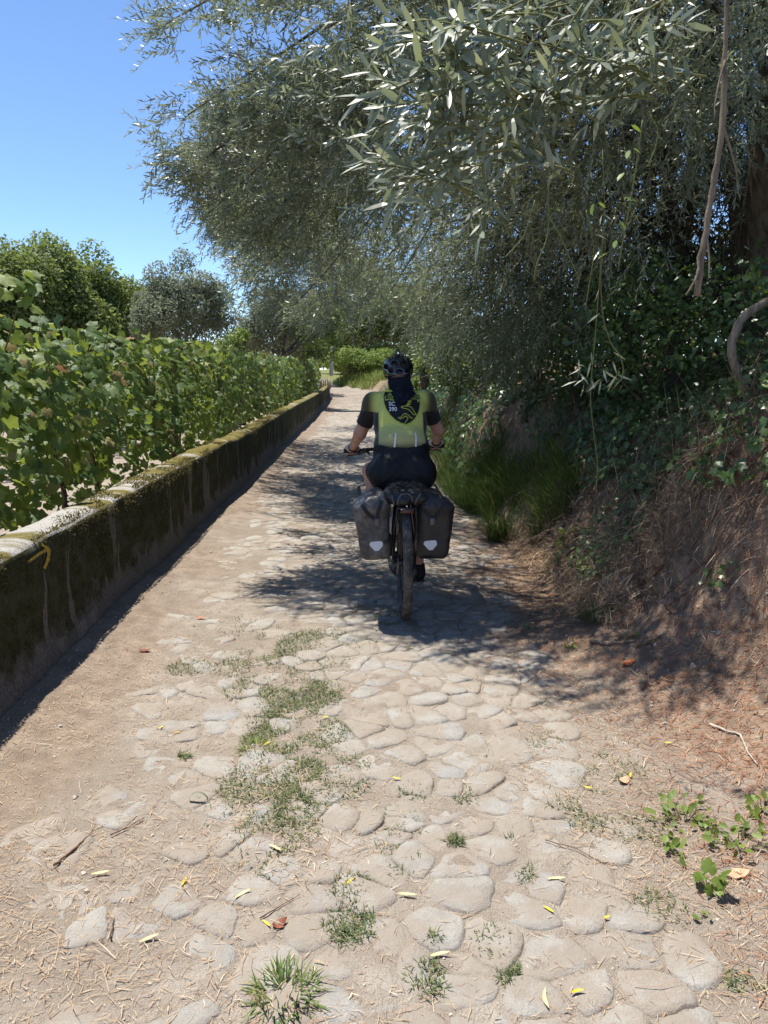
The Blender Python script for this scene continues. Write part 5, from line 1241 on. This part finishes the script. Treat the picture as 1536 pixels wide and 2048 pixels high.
for s_ in (-1, 1):
    g = GR[s_]; gl_ = SDF(g - [.11, .13, .09], g + [.11, .11, .13], .0055)
    gl_.cone(np.array(WR[s_]) * .65 + g * .35, g + [0, -.015, .022], .034, .034, .02, capa=True); gl_.ell(g + [0, .004, .021], (.056, .050, .030), .015)
    for i in range(4): fx = (i - 1.5) * .0215; gl_.cone(g + [fx, .026, .024], g + [fx, .046, .008], .0135, .0130, .006, capb=True)
    gl_.cone(g + [-s_ * .028, -.010, .015], g + [-s_ * .050, .006, .005], .016, .0145, .008, capb=True)
    V, F = gl_.mesh(1); o = obj('glove', bx(V), F, cream, rider)
    w = SDF(g - [.12, .16, .09], g + [.12, .11, .16], .006); a = np.array(WR[s_]); d = norm(g - a); w.cone(a * .80 + g * .20, a * .60 + g * .40, .0365, .0375, .01, capa=True, capb=True); V, F = w.mesh(0); obj('cuff', bx(V), F, M['black'], o)
for s_ in (-1, 1):
    a = np.array(AN[s_]); f = SDF(a - [.12, .14, .2], a + [.12, .28, .1], .007)
    f.chain([a + [0, -.035, -.045], a + [0, .06, -.055], a + [.005 * s_, .155, -.068]], [.046, .045, .036], .03); f.cone(a + [0, 0, -.02], a + [0, -.01, .025], .046, .044, .02, capb=True); f.clip(a + [0, 0, -.098], (0, -.05, -1))
    V, F = f.mesh(1); obj('shoe', bx(V), F, M['black'], rider)
# helmet with vents
hm = SDF((-.15, .52, 1.46), (.15, .95, 1.78), .006); hm.ell((0, .715, 1.628), (.107, .142, .116), .01); hm.ell((0, .60, 1.595), (.075, .05, .05), .04)
hm.ell((0, .715, 1.60), (.088, .115, .12), .01, sub=True); hm.clip((0, .715, 1.565), (0, .35, -1))
for x, z, w, hgt, r in [(-.030, 1.668, .020, .017, .5), (.030, 1.668, .020, .017, -.5), (-.055, 1.622, .018, .016, .7), (.055, 1.622, .018, .016, -.7), (0, 1.612, .022, .015, 0), (-.085, 1.645, .02, .014, .5), (.085, 1.645, .02, .014, -.5), (-.045, 1.712, .012, .016, 0), (.045, 1.712, .012, .016, 0), (0, 1.722, .012, .02, 0)]:
    hm.ell((x, .60, z), (w, .16, hgt), roty=r, sub=True)
for x in (-.055, 0, .055): hm.ell((x, .74, 1.74), (.014, .09, .05), sub=True)
V, F = hm.mesh(1); helmet = obj('helmet', bx(V + HD), F, plain('helmet_shell', (.010, .011, .014), .22, .6, coat=.5), rider)
m = MB(); m.tube([(-.07, .60, 1.585), (-.03, .575, 1.60), (0, .570, 1.606), (.03, .575, 1.60), (.07, .60, 1.585)], .008, 6); m.tube([(-.045, .585, 1.66), (0, .572, 1.634), (.045, .585, 1.66)], .006, 6); m.build('rear_cradle', plain('grey_plastic', (.05, .05, .052), .4, .5), helmet, lambda v: bx(v + HD))
# neck cloth hanging from the helmet onto the back
V = []; nc = 17
for i, (py, x0, x1) in enumerate([(750, 782, 824), (757, 782, 825), (764, 782, 827), (771, 782, 829), (777, 783, 832), (782, 784, 834), (787, 785, 836), (791, 789, 831), (795, 790, 827), (799, 791, 822), (803, 793, 815), (807, 795, 806)]):
    z = L2(807, py)[1] - .004; xs = np.linspace(L2(x0, py)[0], L2(x1, py)[0], nc)
    hit = onto(jbvh, np.stack([xs, np.full(nc, z)], 1), .020, nohit=3.)[:, 1]; top = .560 + 3.0 * (xs - .012) ** 2 - .25 * (1.56 - z); u = sstep(1.425, 1.50, z)
    y_ = np.minimum(np.minimum(hit, .55) * (1 - u) + top * u, hit + .004) - .006
    y_ = y_ + .005 * np.sin(xs * 90 + i * .7) + .003 * np.sin(xs * 41 - i)
    V.append(np.stack([xs, y_, np.full(nc, z) + .004 * np.sin(xs * 50 + 1)], 1))
rows = V
V = np.concatenate(V); nb = len(V); F = [[i * nc + j, i * nc + j + 1, (i + 1) * nc + j + 1, (i + 1) * nc + j] for i in range(len(rows) - 1) for j in range(nc - 1)]
V2 = V + [0, .006, 0]; F2 = [[a + nb for a in f][::-1] for f in F]
k = N('navy_cloth'); M['navy'] = k.done(k.bsdf((.008, .009, .017), .8, .2, k.bump(k.noise(70, k.objc(), 3), .3, .006))); obj('neck_cloth', bx(np.concatenate([V, V2])), F + F2, M['navy'], rider)

# ---- bicycle
bike = thing('bicycle', 'touring bicycle with black and red frame ridden away down the lane', 'bicycle', RCB)
rub = N('tyre_rubber'); p_ = rub.objc(); kn = rub.voro(150, p_).outputs['Distance']; cc = rub.mix(rub.ramp(rub.noise(18, p_, 4), [(.35, 0.), (.65, 1.)]), (.045, .043, .042), (.15, .135, .12))
M['tyre'] = rub.done(rub.bsdf(cc, .85, .25, rub.bump(kn, .9, .006)))
M['metal'] = plain('grey_metal', (.25, .25, .26), .35, .5, metal=.9); M['frame'] = plain('black_frame', (.015, .015, .016), .35, .5); M['red'] = plain('red_frame', (.42, .022, .016), .35, .5); M['steel'] = plain('dark_steel', (.06, .06, .06), .4, .5, metal=.6)
spm = MB(); spm.tube([(.018, .02, .0), (.003, .0, .335)], .0010, 4)
spokeme = new_mesh('spoke', spm.verts(), spm.F, M['metal'])
def wheel(cy_, cz, name, steer=0.0, cx=0.0):
    xf = lambda V: bx((np.asarray(V) @ np.array(Matrix.Rotation(steer, 3, 'Z')).T) + [cx, cy_, cz])
    m = MB(); m.torus((0, 0, 0), .313, .013, n=56, k=8, sq=1.1); w = m.build(name, M['frame'], bike, xf)
    m = MB(); m.torus((0, 0, 0), .337, .026, n=72, k=12, sq=1.12)
    for i in range(96):                                                   # tread blocks
        a = 2 * math.pi * i / 96
        for x_, r_ in (((-.010, .3635), (.010, .3635)) if i % 2 else ((-.021, .355), (.021, .355), (0, .3645))):
            R = np.array(Matrix.Rotation(a, 3, 'X')); m.box(R @ np.array([x_, r_, 0]), [.008, .0035, .009], R)
    m.build('tyre', M['tyre'], w, xf)
    m = MB(); m.tube([(-.06, 0, 0), (-.03, 0, 0), (.03, 0, 0), (.06, 0, 0)], [.012, .022, .022, .012], 12); m.build('hub', M['steel'], w, xf)
    for i in range(28):
        o = link('spoke', spokeme, w); s1 = 1 if i % 2 else -1
        Mx = Matrix.Rotation(YAW, 4, 'Z') @ Matrix.Translation((cx, cy_, cz)) @ Matrix.Rotation(steer, 4, 'Z') @ Matrix.Rotation(2 * math.pi * i / 28, 4, 'X') @ Matrix.Diagonal((s1, 1, 1, 1)); o.matrix_local = Mx
    return w
wheel(0, .364, 'rear_wheel'); wheel(1.12, .364, 'front_wheel', math.radians(6))
def tubes(name, mat, lst, parent=bike, n=8):
    m = MB()
    for pts, r in lst: m.tube(pts, r, n)
    return m.build(name, mat, parent, bx)
bb = (0, .43, .305)
fr = tubes('frame', M['frame'], [([bb, (0, .24, .80)], .017), ([bb, (0, .93, .70)], .020), ([(0, .25, .76), (0, .92, .80)], .018), ([(0, .94, .66), (0, .89, .88)], .022), ([bb, (-.068, .02, .36)], .011), ([bb, (.068, .02, .36)], .011), ([(0, .24, .80), (0, .19, .88)], .014), ([(-.05, 1.12, .37), (-.05, .98, .66), (0, .95, .68)], .015), ([(.05, 1.12, .37), (.05, .98, .66), (0, .95, .68)], .015)])
for s_ in (-1, 1):
    st = tubes('seat_stay', M['frame'], [([(s_ * .068, 0, .37), (s_ * .060, .06, .50), (s_ * .045, .17, .68), (s_ * .02, .24, .78)], .009)])
    tubes('red_sleeve', M['red'], [([(s_ * .0625, .045, .465), (s_ * .055, .098, .56)], .0105)], st)
hb_ = tubes('handlebar', M['frame'], [([tuple(GR[-1] + [-.05, -.002, 0]), tuple(GR[-1] + [.10, .012, .004]), (-.10, .945, 1.005), (.08, .955, 1.012), tuple(GR[1] + [-.10, .004, 0]), tuple(GR[1] + [.05, -.008, 0])], .0135), ([(0, .89, .88), (0, .90, .96), (0, .945, 1.005)], .018)])
for s_ in (-1, 1):
    g = GR[s_]; tubes('grip', M['black'], [([tuple(g + [s_ * .062, -.008, 0]), tuple(g + [-s_ * .06, .006, 0])], .0175)], hb_)
    tubes('brake_lever', M['frame'], [([tuple(g + [-s_ * .095, .012, -.004]), tuple(g + [-s_ * .085, .04, -.018]), tuple(g + [-s_ * .03, .045, -.034]), tuple(g + [s_ * .035, .035, -.040]), tuple(g + [s_ * .045, .030, -.050])], [.011, .009, .006, .006, .005]), ([tuple(g + [-s_ * .078, .006, 0]), tuple(g + [-s_ * .122, .010, 0])], .021), ([tuple(g + [-s_ * .10, .01, 0]), tuple(g + [-s_ * .125, -.025, -.02])], .008)], hb_)
m = MB(); m.box((-.14, .945, 1.04), (.035, .03, .06), None, 0, .006); m.build('bell', M['black'], hb_, bx)
sd_ = SDF((-.12, .05, .76), (.12, .45, .92), .008); sd_.ell((0, .19, .845), (.078, .07, .028), .03); sd_.cone((0, .22, .85), (0, .40, .85), .035, .018, .04); V, F = sd_.mesh(1); obj('saddle', bx(V), F, M['black'], bike)
rk = tubes('rear_rack', M['frame'], [([(-.055, -.20, .755), (-.055, .22, .755)], .006), ([(.055, -.20, .755), (.055, .22, .755)], .006), ([(-.055, -.20, .755), (.055, -.20, .755)], .006), ([(-.055, -.05, .755), (.055, -.05, .755)], .006), ([(-.055, .1, .755), (.055, .1, .755)], .006)] +
           [([(s_ * .055, yy, .755), (s_ * .075, yy * .5, .56), (s_ * .072, .01, .38)], .006) for s_ in (-1, 1) for yy in (-.17, .0, .14)], n=6)
m = MB(); m.box((0, -.215, .742), (.085, .012, .028), None, 0, .004); m.build('rear_reflector', plain('reflector_red', (.05, .012, .008), .25, .6), rk, bx)
m = MB(); m.torus((.045, .43, .305), .085, .004, n=32, k=6); m.torus((.05, .43, .305), .06, .004, n=32, k=6)
ck = m.build('chainring', M['steel'], bike, bx)
tubes('crank', M['steel'], [([(.062, .43, .305), (.075, .415, .14)], .011)], bike); tubes('crank', M['steel'], [([(-.062, .43, .305), (-.075, .445, .47)], .011)], bike)
for s_, c in ((1, (.125, .415, .138)), (-1, (-.125, .445, .472))):
    m = MB(); m.box(c, (.09, .085, .022), None, 0, .005); m.build('pedal', M['steel'], bike, bx)
m = MB()
for i, r in enumerate((.058, .051, .045, .039, .033, .027)): m.torus((.022 + i * .0042, 0, .364), r, .0025, n=28, k=5)
m.build('cassette', M['metal'], bike, bx)
tubes('derailleur', M['steel'], [([(.062, .0, .35), (.068, -.02, .30), (.055, .02, .255), (.050, .05, .19)], .012), ([(.045, .02, .25), (.058, .02, .25)], .026), ([(.045, .05, .19), (.058, .05, .19)], .026)])
m = MB(); m.torus((-.045, 0, .364), .078, .0035, n=32, k=5); m.build('brake_disc', M['metal'], bike, bx)
m = MB(); m.box((-.058, .06, .40), (.03, .05, .05), None, 0, .008); m.build('brake_caliper', M['frame'], bike, bx)
tubes('chain', M['steel'], [([(.048, .43, .39), (.045, 0, .41)], .005), ([(.048, .43, .22), (.05, .06, .175)], .005)], n=5)

# ---- panniers, rear bundle, bottle
def fabric(name, dusty, seed):
    k = N(name); p = k.objc(); n1 = k.noise(6.5, p, 6, .65); n2 = k.noise(26, p, 5, .7); v = k.math('ADD', k.math('MULTIPLY', n1, .7), k.math('MULTIPLY', n2, .3))
    c = k.mix(k.ramp(v, [(.44, 0.), (.60, dusty)]), (.012 + .03 * (dusty > .5), .012 + .03 * (dusty > .5), .013 + .032 * (dusty > .5)), (.20, .18, .16))
    return k.done(k.bsdf(c, k.ramp(v, [(.4, .28), (.65, .7)]), .45, k.bump(k.math('ADD', k.math('MULTIPLY', n1, .8), k.math('MULTIPLY', n2, .5)), .5, .02)))
refl = plain('reflective_patch', (.62, .66, .72), .35, .6)
strapm = plain('webbing', (.02, .02, .022), .7, .3, 90, .3, .3); bucklem = plain('buckle', (.10, .10, .105), .4, .5)
def pannier(label, cx, cz, hs, tap, shear, roll, mat, patch, stp, topshift, yaw=0.0):
    b = bx([[cx, -.02, cz - hs[2]]])[0]; t = thing('pannier', label, 'bicycle bag', b, 'panniers on the rear rack')
    R = np.array(Matrix.Rotation(roll, 3, 'Y') @ Matrix.Rotation(yaw, 3, 'Z'))
    S_ = SDF((cx - .24, -.30, cz - .34), (cx + .24, .30, cz + .36), .008); S_.box((cx, -.0, cz), hs, .045, .02, tap, shear, R)
    S_.box((cx + topshift, .0, cz + hs[2] * 1.0), (hs[0] * .62, hs[1] * .96, .045), .03, .07, 0, 0, np.array(Matrix.Rotation(roll * 4.5, 3, 'Y')))
    S_.box((cx - math.copysign(.15, -cx), 0, cz + hs[2] + .02), (.09, .3, .06), .01, R=np.array(Matrix.Rotation(math.copysign(.55, cx), 3, 'Y')), sub=True)
    V, F = S_.mesh(2); c = V - V.mean(0); nr = norm(c * [1 / .11, 1 / .16, 1 / .2])
    V = V + nr * (.010 * fbm(V[:, 0] * 9 + V[:, 1] * 7, V[:, 2] * 8, 221 + int(cx * 100), 3) + .006 * fbm(V[:, 0] * 30, V[:, 2] * 14 + V[:, 0] * 20, 231, 2) * sstep(cz, cz + .2, V[:, 2]))[:, None]
    shell = obj('shell', bx(V), F, mat, t); bv = BVHTree.FromPolygons([tuple(v) for v in V], [tuple(f) for f in F])
    def rib(pts, w, name, mt, off=.004):
        P = np.array(pts, float); u = np.linspace(0, 1, len(P)); q = np.linspace(0, 1, 10); P = np.stack([np.interp(q, u, P[:, k]) for k in (0, 1)], 1); d = norm(np.gradient(P, axis=0)); n2 = np.stack([-d[:, 1], d[:, 0]], 1) * w / 2
        Q = onto(bv, np.concatenate([P - n2, P + n2], 1).reshape(-1, 2), off); return obj(name, bx(Q), [[2 * i, 2 * i + 1, 2 * i + 3, 2 * i + 2] for i in range(9)], mt, t)
    for s in stp: rib(s, .024, 'strap', strapm)
    e = stp[0][-1]; m = MB(); yq = onto(bv, [e], .008)[0][1]; m.box((e[0], yq, e[1]), (.032, .012, .046), None, 0, .004); m.build('buckle', bucklem, t, bx)
    a = np.array(patch); hx = np.array([(-.037, .012), (-.030, .022), (.026, .026), (.036, .016), (.036, -.002), (.012, -.030), (-.008, -.030), (-.037, .002)]) * 1.12 + a
    P, Fq = fan(hx, 4); obj('reflective_patch', bx(onto(bv, P, .005)), Fq, refl, t)
    m = MB(); xi = cx - math.copysign(hs[0] * .95, cx); 
    for yy in (-.07, .07): m.box((xi, yy, .77), (.02, .03, .05), None, 0, .004)
    m.build('hook', bucklem, t, bx); return t
pannier('dusty black roll top pannier with mud stains on the left of the rear wheel', -.205, .598, (.101, .155, .185), .10, -.05, -.05, fabric('dusty_fabric', .75, 1), (-.185, .515), [[(-.150, .80), (-.172, .73), (-.182, .665)], [(-.285, .79), (-.235, .715), (-.182, .675)]], .015)
pannier('cleaner black roll top pannier on the right of the rear wheel', .180, .60, (.107, .155, .185), .05, .03, .04, fabric('black_fabric', .10, 2), (.150, .518), [[(.245, .80), (.205, .73), (.160, .665)], [(.10, .74), (.135, .705), (.160, .68)]], .0)
bn = SDF((-.22, -.28, .70), (.24, .30, .95), .008); bn.ell((.01, .02, .812), (.135, .20, .062), .03); bn.ell((-.02, -.13, .795), (.06, .07, .05), .03); bn.ell((.08, -.06, .80), (.09, .12, .055), .03); bn.ell((-.10, -.06, .815), (.05, .10, .05), .03); bn.ell((.02, .10, .84), (.13, .12, .05), .03); bn.clip((0, 0, .768), (0, 0, -1))
V, F = bn.mesh(1); V = V + norm(V - [.01, .0, .78]) * (.016 * fbm(V[:, 0] * 17, V[:, 1] * 13 + V[:, 2] * 22, 241, 3))[:, None]
t = thing('rolled_bundle', 'crumpled black bundle strapped on top of the rear rack', 'bundle', bx([[0, 0, .76]])[0])
obj('cover', bx(V), F, fabric('bundle_fabric', .04, 3), t); bv = BVHTree.FromPolygons([tuple(v) for v in V], [tuple(f) for f in F])
for pts in ([(-.055, .765), (-.058, .80), (-.035, .835), (.0, .845), (.028, .83), (.035, .79)], [(.05, .77), (.06, .81), (.09, .84)], [(-.075, .77), (-.09, .83)]):
    P = np.array(pts); u = np.linspace(0, 1, len(P)); q = np.linspace(0, 1, 14); P = np.stack([np.interp(q, u, P[:, k]) for k in (0, 1)], 1); m = MB(); m.tube(onto(bv, P, .005), .0045, 6); m.build('cord', bucklem, t, bx)
m = MB(); m.tube([(-.045, .30, .50), (-.045, .275, .56), (-.045, .262, .60), (-.045, .255, .62), (-.045, .248, .645)], [.034, .036, .034, .020, .018], 12)
tag(m.build('water_bottle', plain('bottle_white', (.60, .60, .58), .4, .4), base=bx([[-.045, .30, .50]])[0], xf=bx), 'pale water bottle on the frame half hidden behind the rear wheel', 'bottle')

# ---------------------------------------------------------------- small things lying about
def gpt(px, py):
    g = terrain_hit(px, py); g[2] = float(height(g[0], g[1])) + .006; return g
yel = N('yellow_leaf'); M['yleaf'] = yel.done(yel.bsdf(yel.ramp(yel.noise(40, yel.objc(), 3), [(.35, (.50, .36, .02)), (.7, (.66, .56, .05))]), .5, .4))
M['pale_leaf'] = plain('pale_leaf', (.55, .50, .26), .6, .3, 40, .2)
M['rust'] = plain('rust_leaf', (.20, .06, .03), .7, .3, 30, .4, .5); M['orange'] = plain('orange_leaf', (.48, .14, .05), .7, .3, 30, .3, .5); M['tanleaf'] = plain('tan_leaf', (.48, .31, .19), .75, .3, 30, .3, .5)
def flat_leaf(px, py, l, w, ang, mat, label, group, name='fallen_leaf', curl=.25):
    g = gpt(px, py); q = np.linspace(0, 1, 8); wd = w / 2 * np.sin(np.clip(q * .94 + .05, 0, 1) * math.pi) ** .8
    c = np.stack([(q - .5) * l, .10 * l * np.sin(q * 3), .004 + curl * l * (q - .4) ** 2], 1); d = np.array([0, 1, .25])
    V = np.concatenate([c - d * wd[:, None] + [0, 0, .0015] , c - [0, 0, .001], c + np.array([0, 1, -.1]) * wd[:, None] + [0, 0, .0015]], 1).reshape(-1, 3)
    V = V @ np.array(Matrix.Rotation(ang, 3, 'Z')).T
    F = [[3 * i + j, 3 * i + j + 1, 3 * i + j + 4, 3 * i + j + 3] for i in range(7) for j in (0, 1)]
    return tag(solo(name, V + g, F, mat, g), label, 'leaf', group)
for px, py, a, lab in [(322, 1460, .6, 'upper of two yellow leaves on the dirt left of the weedy strip'), (352, 1473, 0, 'lower of two yellow leaves on the dirt left of the weedy strip'), (535, 1494, .9, 'yellow leaf on the pale grass tuft left of the middle'),
                       (651, 1442, .3, 'yellow leaf on a cobble right of the weedy strip'), (370, 1772, 1.4, 'upright pointing yellow leaf on the dirt below the curled green leaf'), (700, 1772, .8, 'yellow leaf on weeds above the green patch near the bottom'),
                       (532, 1859, -.8, 'yellow leaf touching the crumpled brown leaf'), (793, 1565, -.5, 'yellow leaf on a cobble at the centre of the path'), (1175, 1581, -.6, 'yellow leaf on the litter left of the bramble shoots'), (1262, 1556, 1.2, 'yellow leaf standing beside the small tan leaf'),
                       (1335, 1494, -.2, 'yellow leaf on the red needles below the bank'), (1096, 1827, -.9, 'yellow leaf at the corner of a large cobble near the pale rosette'), (1155, 1994, .2, 'yellow leaf nearest the bottom right corner'), (820, 1303, .3, 'yellow leaf just behind the rear tyre'),
                       (900, 1372, -.3, 'yellow leaf on sunny cobbles behind the bicycle shadow'), (1210, 1850, .4, 'yellow leaf on the dirt below the bramble at right')]:
    flat_leaf(px, py, .040, .009, a, M['yleaf'], lab, 'yellow fallen leaves')
for px, py, a, lab in [(550, 1706, -.7, 'straw coloured leaf on a cobble below the weedy strip'), (202, 1759, .2, 'straw coloured leaf right of the dark straight stick'), (487, 1800, .7, 'straw coloured leaf above the crumpled brown leaf'), (815, 1799, -.2, 'straw coloured leaf across a cobble at the centre of the path'),
                       (1113, 1767, 0, 'straw coloured leaf at the right end of the cobbles'), (1093, 2014, 1.5, 'straw coloured leaf pointing down at the bottom edge'), (300, 1890, .5, 'straw coloured leaf on the dirt left of the bottom grass tuft'), (880, 1918, .2, 'straw coloured leaf beside small weeds near the bottom')]:
    flat_leaf(px, py, .06, .011, a, M['pale_leaf'], lab, 'straw coloured fallen leaves')
flat_leaf(560, 1857, .045, .032, .5, M['rust'], 'crumpled rust brown leaf on a cobble beside a yellow leaf', None, curl=.9)
flat_leaf(1256, 1332, .075, .05, .2, M['orange'], 'curled orange leaf on the needles near the stick', None, curl=.9)
flat_leaf(402, 1240, .06, .022, .1, M['orange'], 'small red orange leaf on the dirt near the wall', None, curl=.5)
flat_leaf(290, 1306, .07, .03, 0, M['rust'], 'dark brown leaf on the dirt in front of the wall', None, curl=.5)
flat_leaf(1250, 1568, .05, .035, .8, M['tanleaf'], 'small tan leaf beside a yellow leaf on the needles', None, curl=.6)
flat_leaf(1475, 1755, .08, .045, .1, M['tanleaf'], 'large tan dry leaf under the green plants at the right edge', None, curl=.4)
g = gpt(398, 1608); q = np.linspace(0, 1, 10); a = q * 3.4
V = np.concatenate([np.stack([-.035 * np.cos(a), np.full(10, o), .004 + .038 * np.sin(a) * (1 - .2 * q)], 1) for o in (-.006, .006)], 1).reshape(-1, 3) + g
tag(solo('curled_leaf', V, [[2 * i, 2 * i + 1, 2 * i + 3, 2 * i + 2] for i in range(9)], M['olive'], g, var=np.full(20, .4)), 'green olive leaf curled into an arch on the dirt left of the cobbles', 'leaf')
def stick(pts, r, mat, label, lift=.004):
    P = np.array([gpt(*p) for p in pts]) + [0, 0, lift]; t = np.linspace(0, 1, len(P)); q = np.linspace(0, 1, 12); P = np.stack([np.interp(q, t, P[:, k]) for k in range(3)], 1) + rng.normal(0, r * .35, (12, 3))
    m = MB(); m.tube(P, np.linspace(r, r * .5, 12) * (1 + .15 * rng.standard_normal(12)), 7); return tag(m.build('stick', mat, base=P[0]), label, 'stick')
stick([(108, 1738), (150, 1704), (188, 1672)], .0045, M['vine_wood'], 'straight dark brown stick lying on the dirt at lower left')
stick([(222, 1680), (255, 1662), (290, 1646)], .0025, M['vine_wood'], 'thin twig just right of the straight dark stick')
stick([(222, 1890), (229, 1850)], .003, M['bark'], 'short dark twig near the bottom left')
stick([(1418, 1453), (1450, 1468), (1476, 1472), (1490, 1500), (1515, 1537)], .006, M['grit'], 'bleached grey forked twig on the needles at the right edge')
stick([(1180, 1290), (1225, 1291), (1268, 1286)], .010, M['bark_light'], 'thick brown stick lying at the foot of the bank')
stick([(1270, 1300), (1310, 1285), (1325, 1279)], .007, M['vine_wood'], 'reddish broken stick behind the thick one')
stick([(520, 1850), (600, 1800), (415, 1870)][:2], .002, M['vine_wood'], 'thin twig across the litter left of the crumpled leaf')
stick([(1090, 1690), (1150, 1706), (1210, 1740)], .002, M['vine_wood'], 'thin dark stem crossing the right edge of the cobbles')

def plantlet(px, py, n, R, hgt, leaf, mat, label, name, tm=OV, flat=.6):
    g = gpt(px, py); t = thing(name, label, 'plant', g); m = MB()
    mesh = [new_mesh('plant_leaf', tm[0], tm[1], M[mat], var=np.full(len(tm[0]), a), smooth=True) for a in (.25, .45, .6, .8)]
    for k in range(n):
        a = rng.random() * 6.283; r = R * math.sqrt(rng.random()); e = np.array([r * math.cos(a), r * math.sin(a), 0]); e[2] = float(height(g[0] + e[0], g[1] + e[1])) - g[2] + hgt * rng.uniform(.3, 1)
        q = np.linspace(0, 1, 4)[:, None]
        if k % 2 == 0: m.tube(g + e * [.4, .4, 0] * (1 - q) + e * q, .0013, 4)
        R_ = frames_n(np.array([[rng.normal(0, .35), rng.normal(-.25, .35), flat]]), np.array([a - 1.57 + rng.normal(0, .5)]))[0]
        o = link('leaf', mesh[int(rng.integers(0, 4))], t); o.matrix_local = Matrix.Translation(Vector(e)) @ Matrix(R_.tolist()).to_4x4() @ Matrix.Scale(leaf * rng.uniform(.6, 1.2), 4)
    m.build('stem', M['cane'], t)
plantlet(1370, 1650, 46, .13, .05, .034, 'fresh', 'low green bramble shoots on the needles at the right', 'bramble')
plantlet(1340, 1715, 10, .05, .04, .040, 'fresh', 'few round leaves at the left end of the bramble shoots', 'bramble')
plantlet(1480, 1690, 40, .12, .06, .036, 'fresh', 'low green bramble cut by the right edge of the photo', 'bramble')
plantlet(1525, 1630, 16, .05, .06, .038, 'fresh', 'upper bramble leaves at the right edge of the photo', 'bramble')
plantlet(1420, 1790, 12, .035, .07, .045, 'fresh', 'pale green rosette with toothed leaves near the bottom right', 'weed_plant', VL[0])
plantlet(1405, 1840, 5, .02, .03, .03, 'fresh', 'tiny leaves below the pale rosette', 'weed_plant')
plantlet(1180, 1140, 22, .08, .10, .045, 'fresh', 'light green weeds with narrow leaves at the path edge', 'weed_plant')
plantlet(1130, 1100, 16, .06, .16, .06, 'fresh', 'bright sunlit weed below the dark grass tussocks', 'weed_plant')
plantlet(1135, 1300, 10, .04, .04, .03, 'fresh', 'small green seedling left of the thick stick', 'weed_plant')
plantlet(1265, 1280, 6, .03, .05, .03, 'fresh', 'seedling growing beside the thick stick', 'weed_plant')
plantlet(1060, 1350 - 90, 8, .05, .05, .03, 'ivy', 'small dark seedling at the edge of the shade', 'weed_plant')
# far posts by the bend
for px, py0, py1, Yd, w, lab in [(663, 690, 752, 41, .2, 'pale post standing at the far end of the vine row')]:
    a, b = at(px, py1, Yd), at(px, py0, Yd); m = MB(); m.box((a[0], Yd, (a[2] + b[2]) / 2), (w, w, b[2] - a[2]), None, 0, .03)
    tag(m.build('post', plain('pale_post', (.5, .48, .45), .8, .2, 8, .3), base=(a[0], Yd, a[2])), lab, 'post')
for i in range(7):
    px = 641 + i * 3.2; Yd = 34.5 + i * .4; a, b = at(px, 778, Yd), at(px, 757 + rng.normal(0, 2), Yd); m = MB(); m.tube([a, (a + b) / 2 + rng.normal(0, .02, 3), b], [.045, .04, .03], 6)
    tag(m.build('stake', M['grit'], base=a), 'weathered grey stake in the short paling above the far end of the wall', 'stake', 'stakes at the end of the wall')
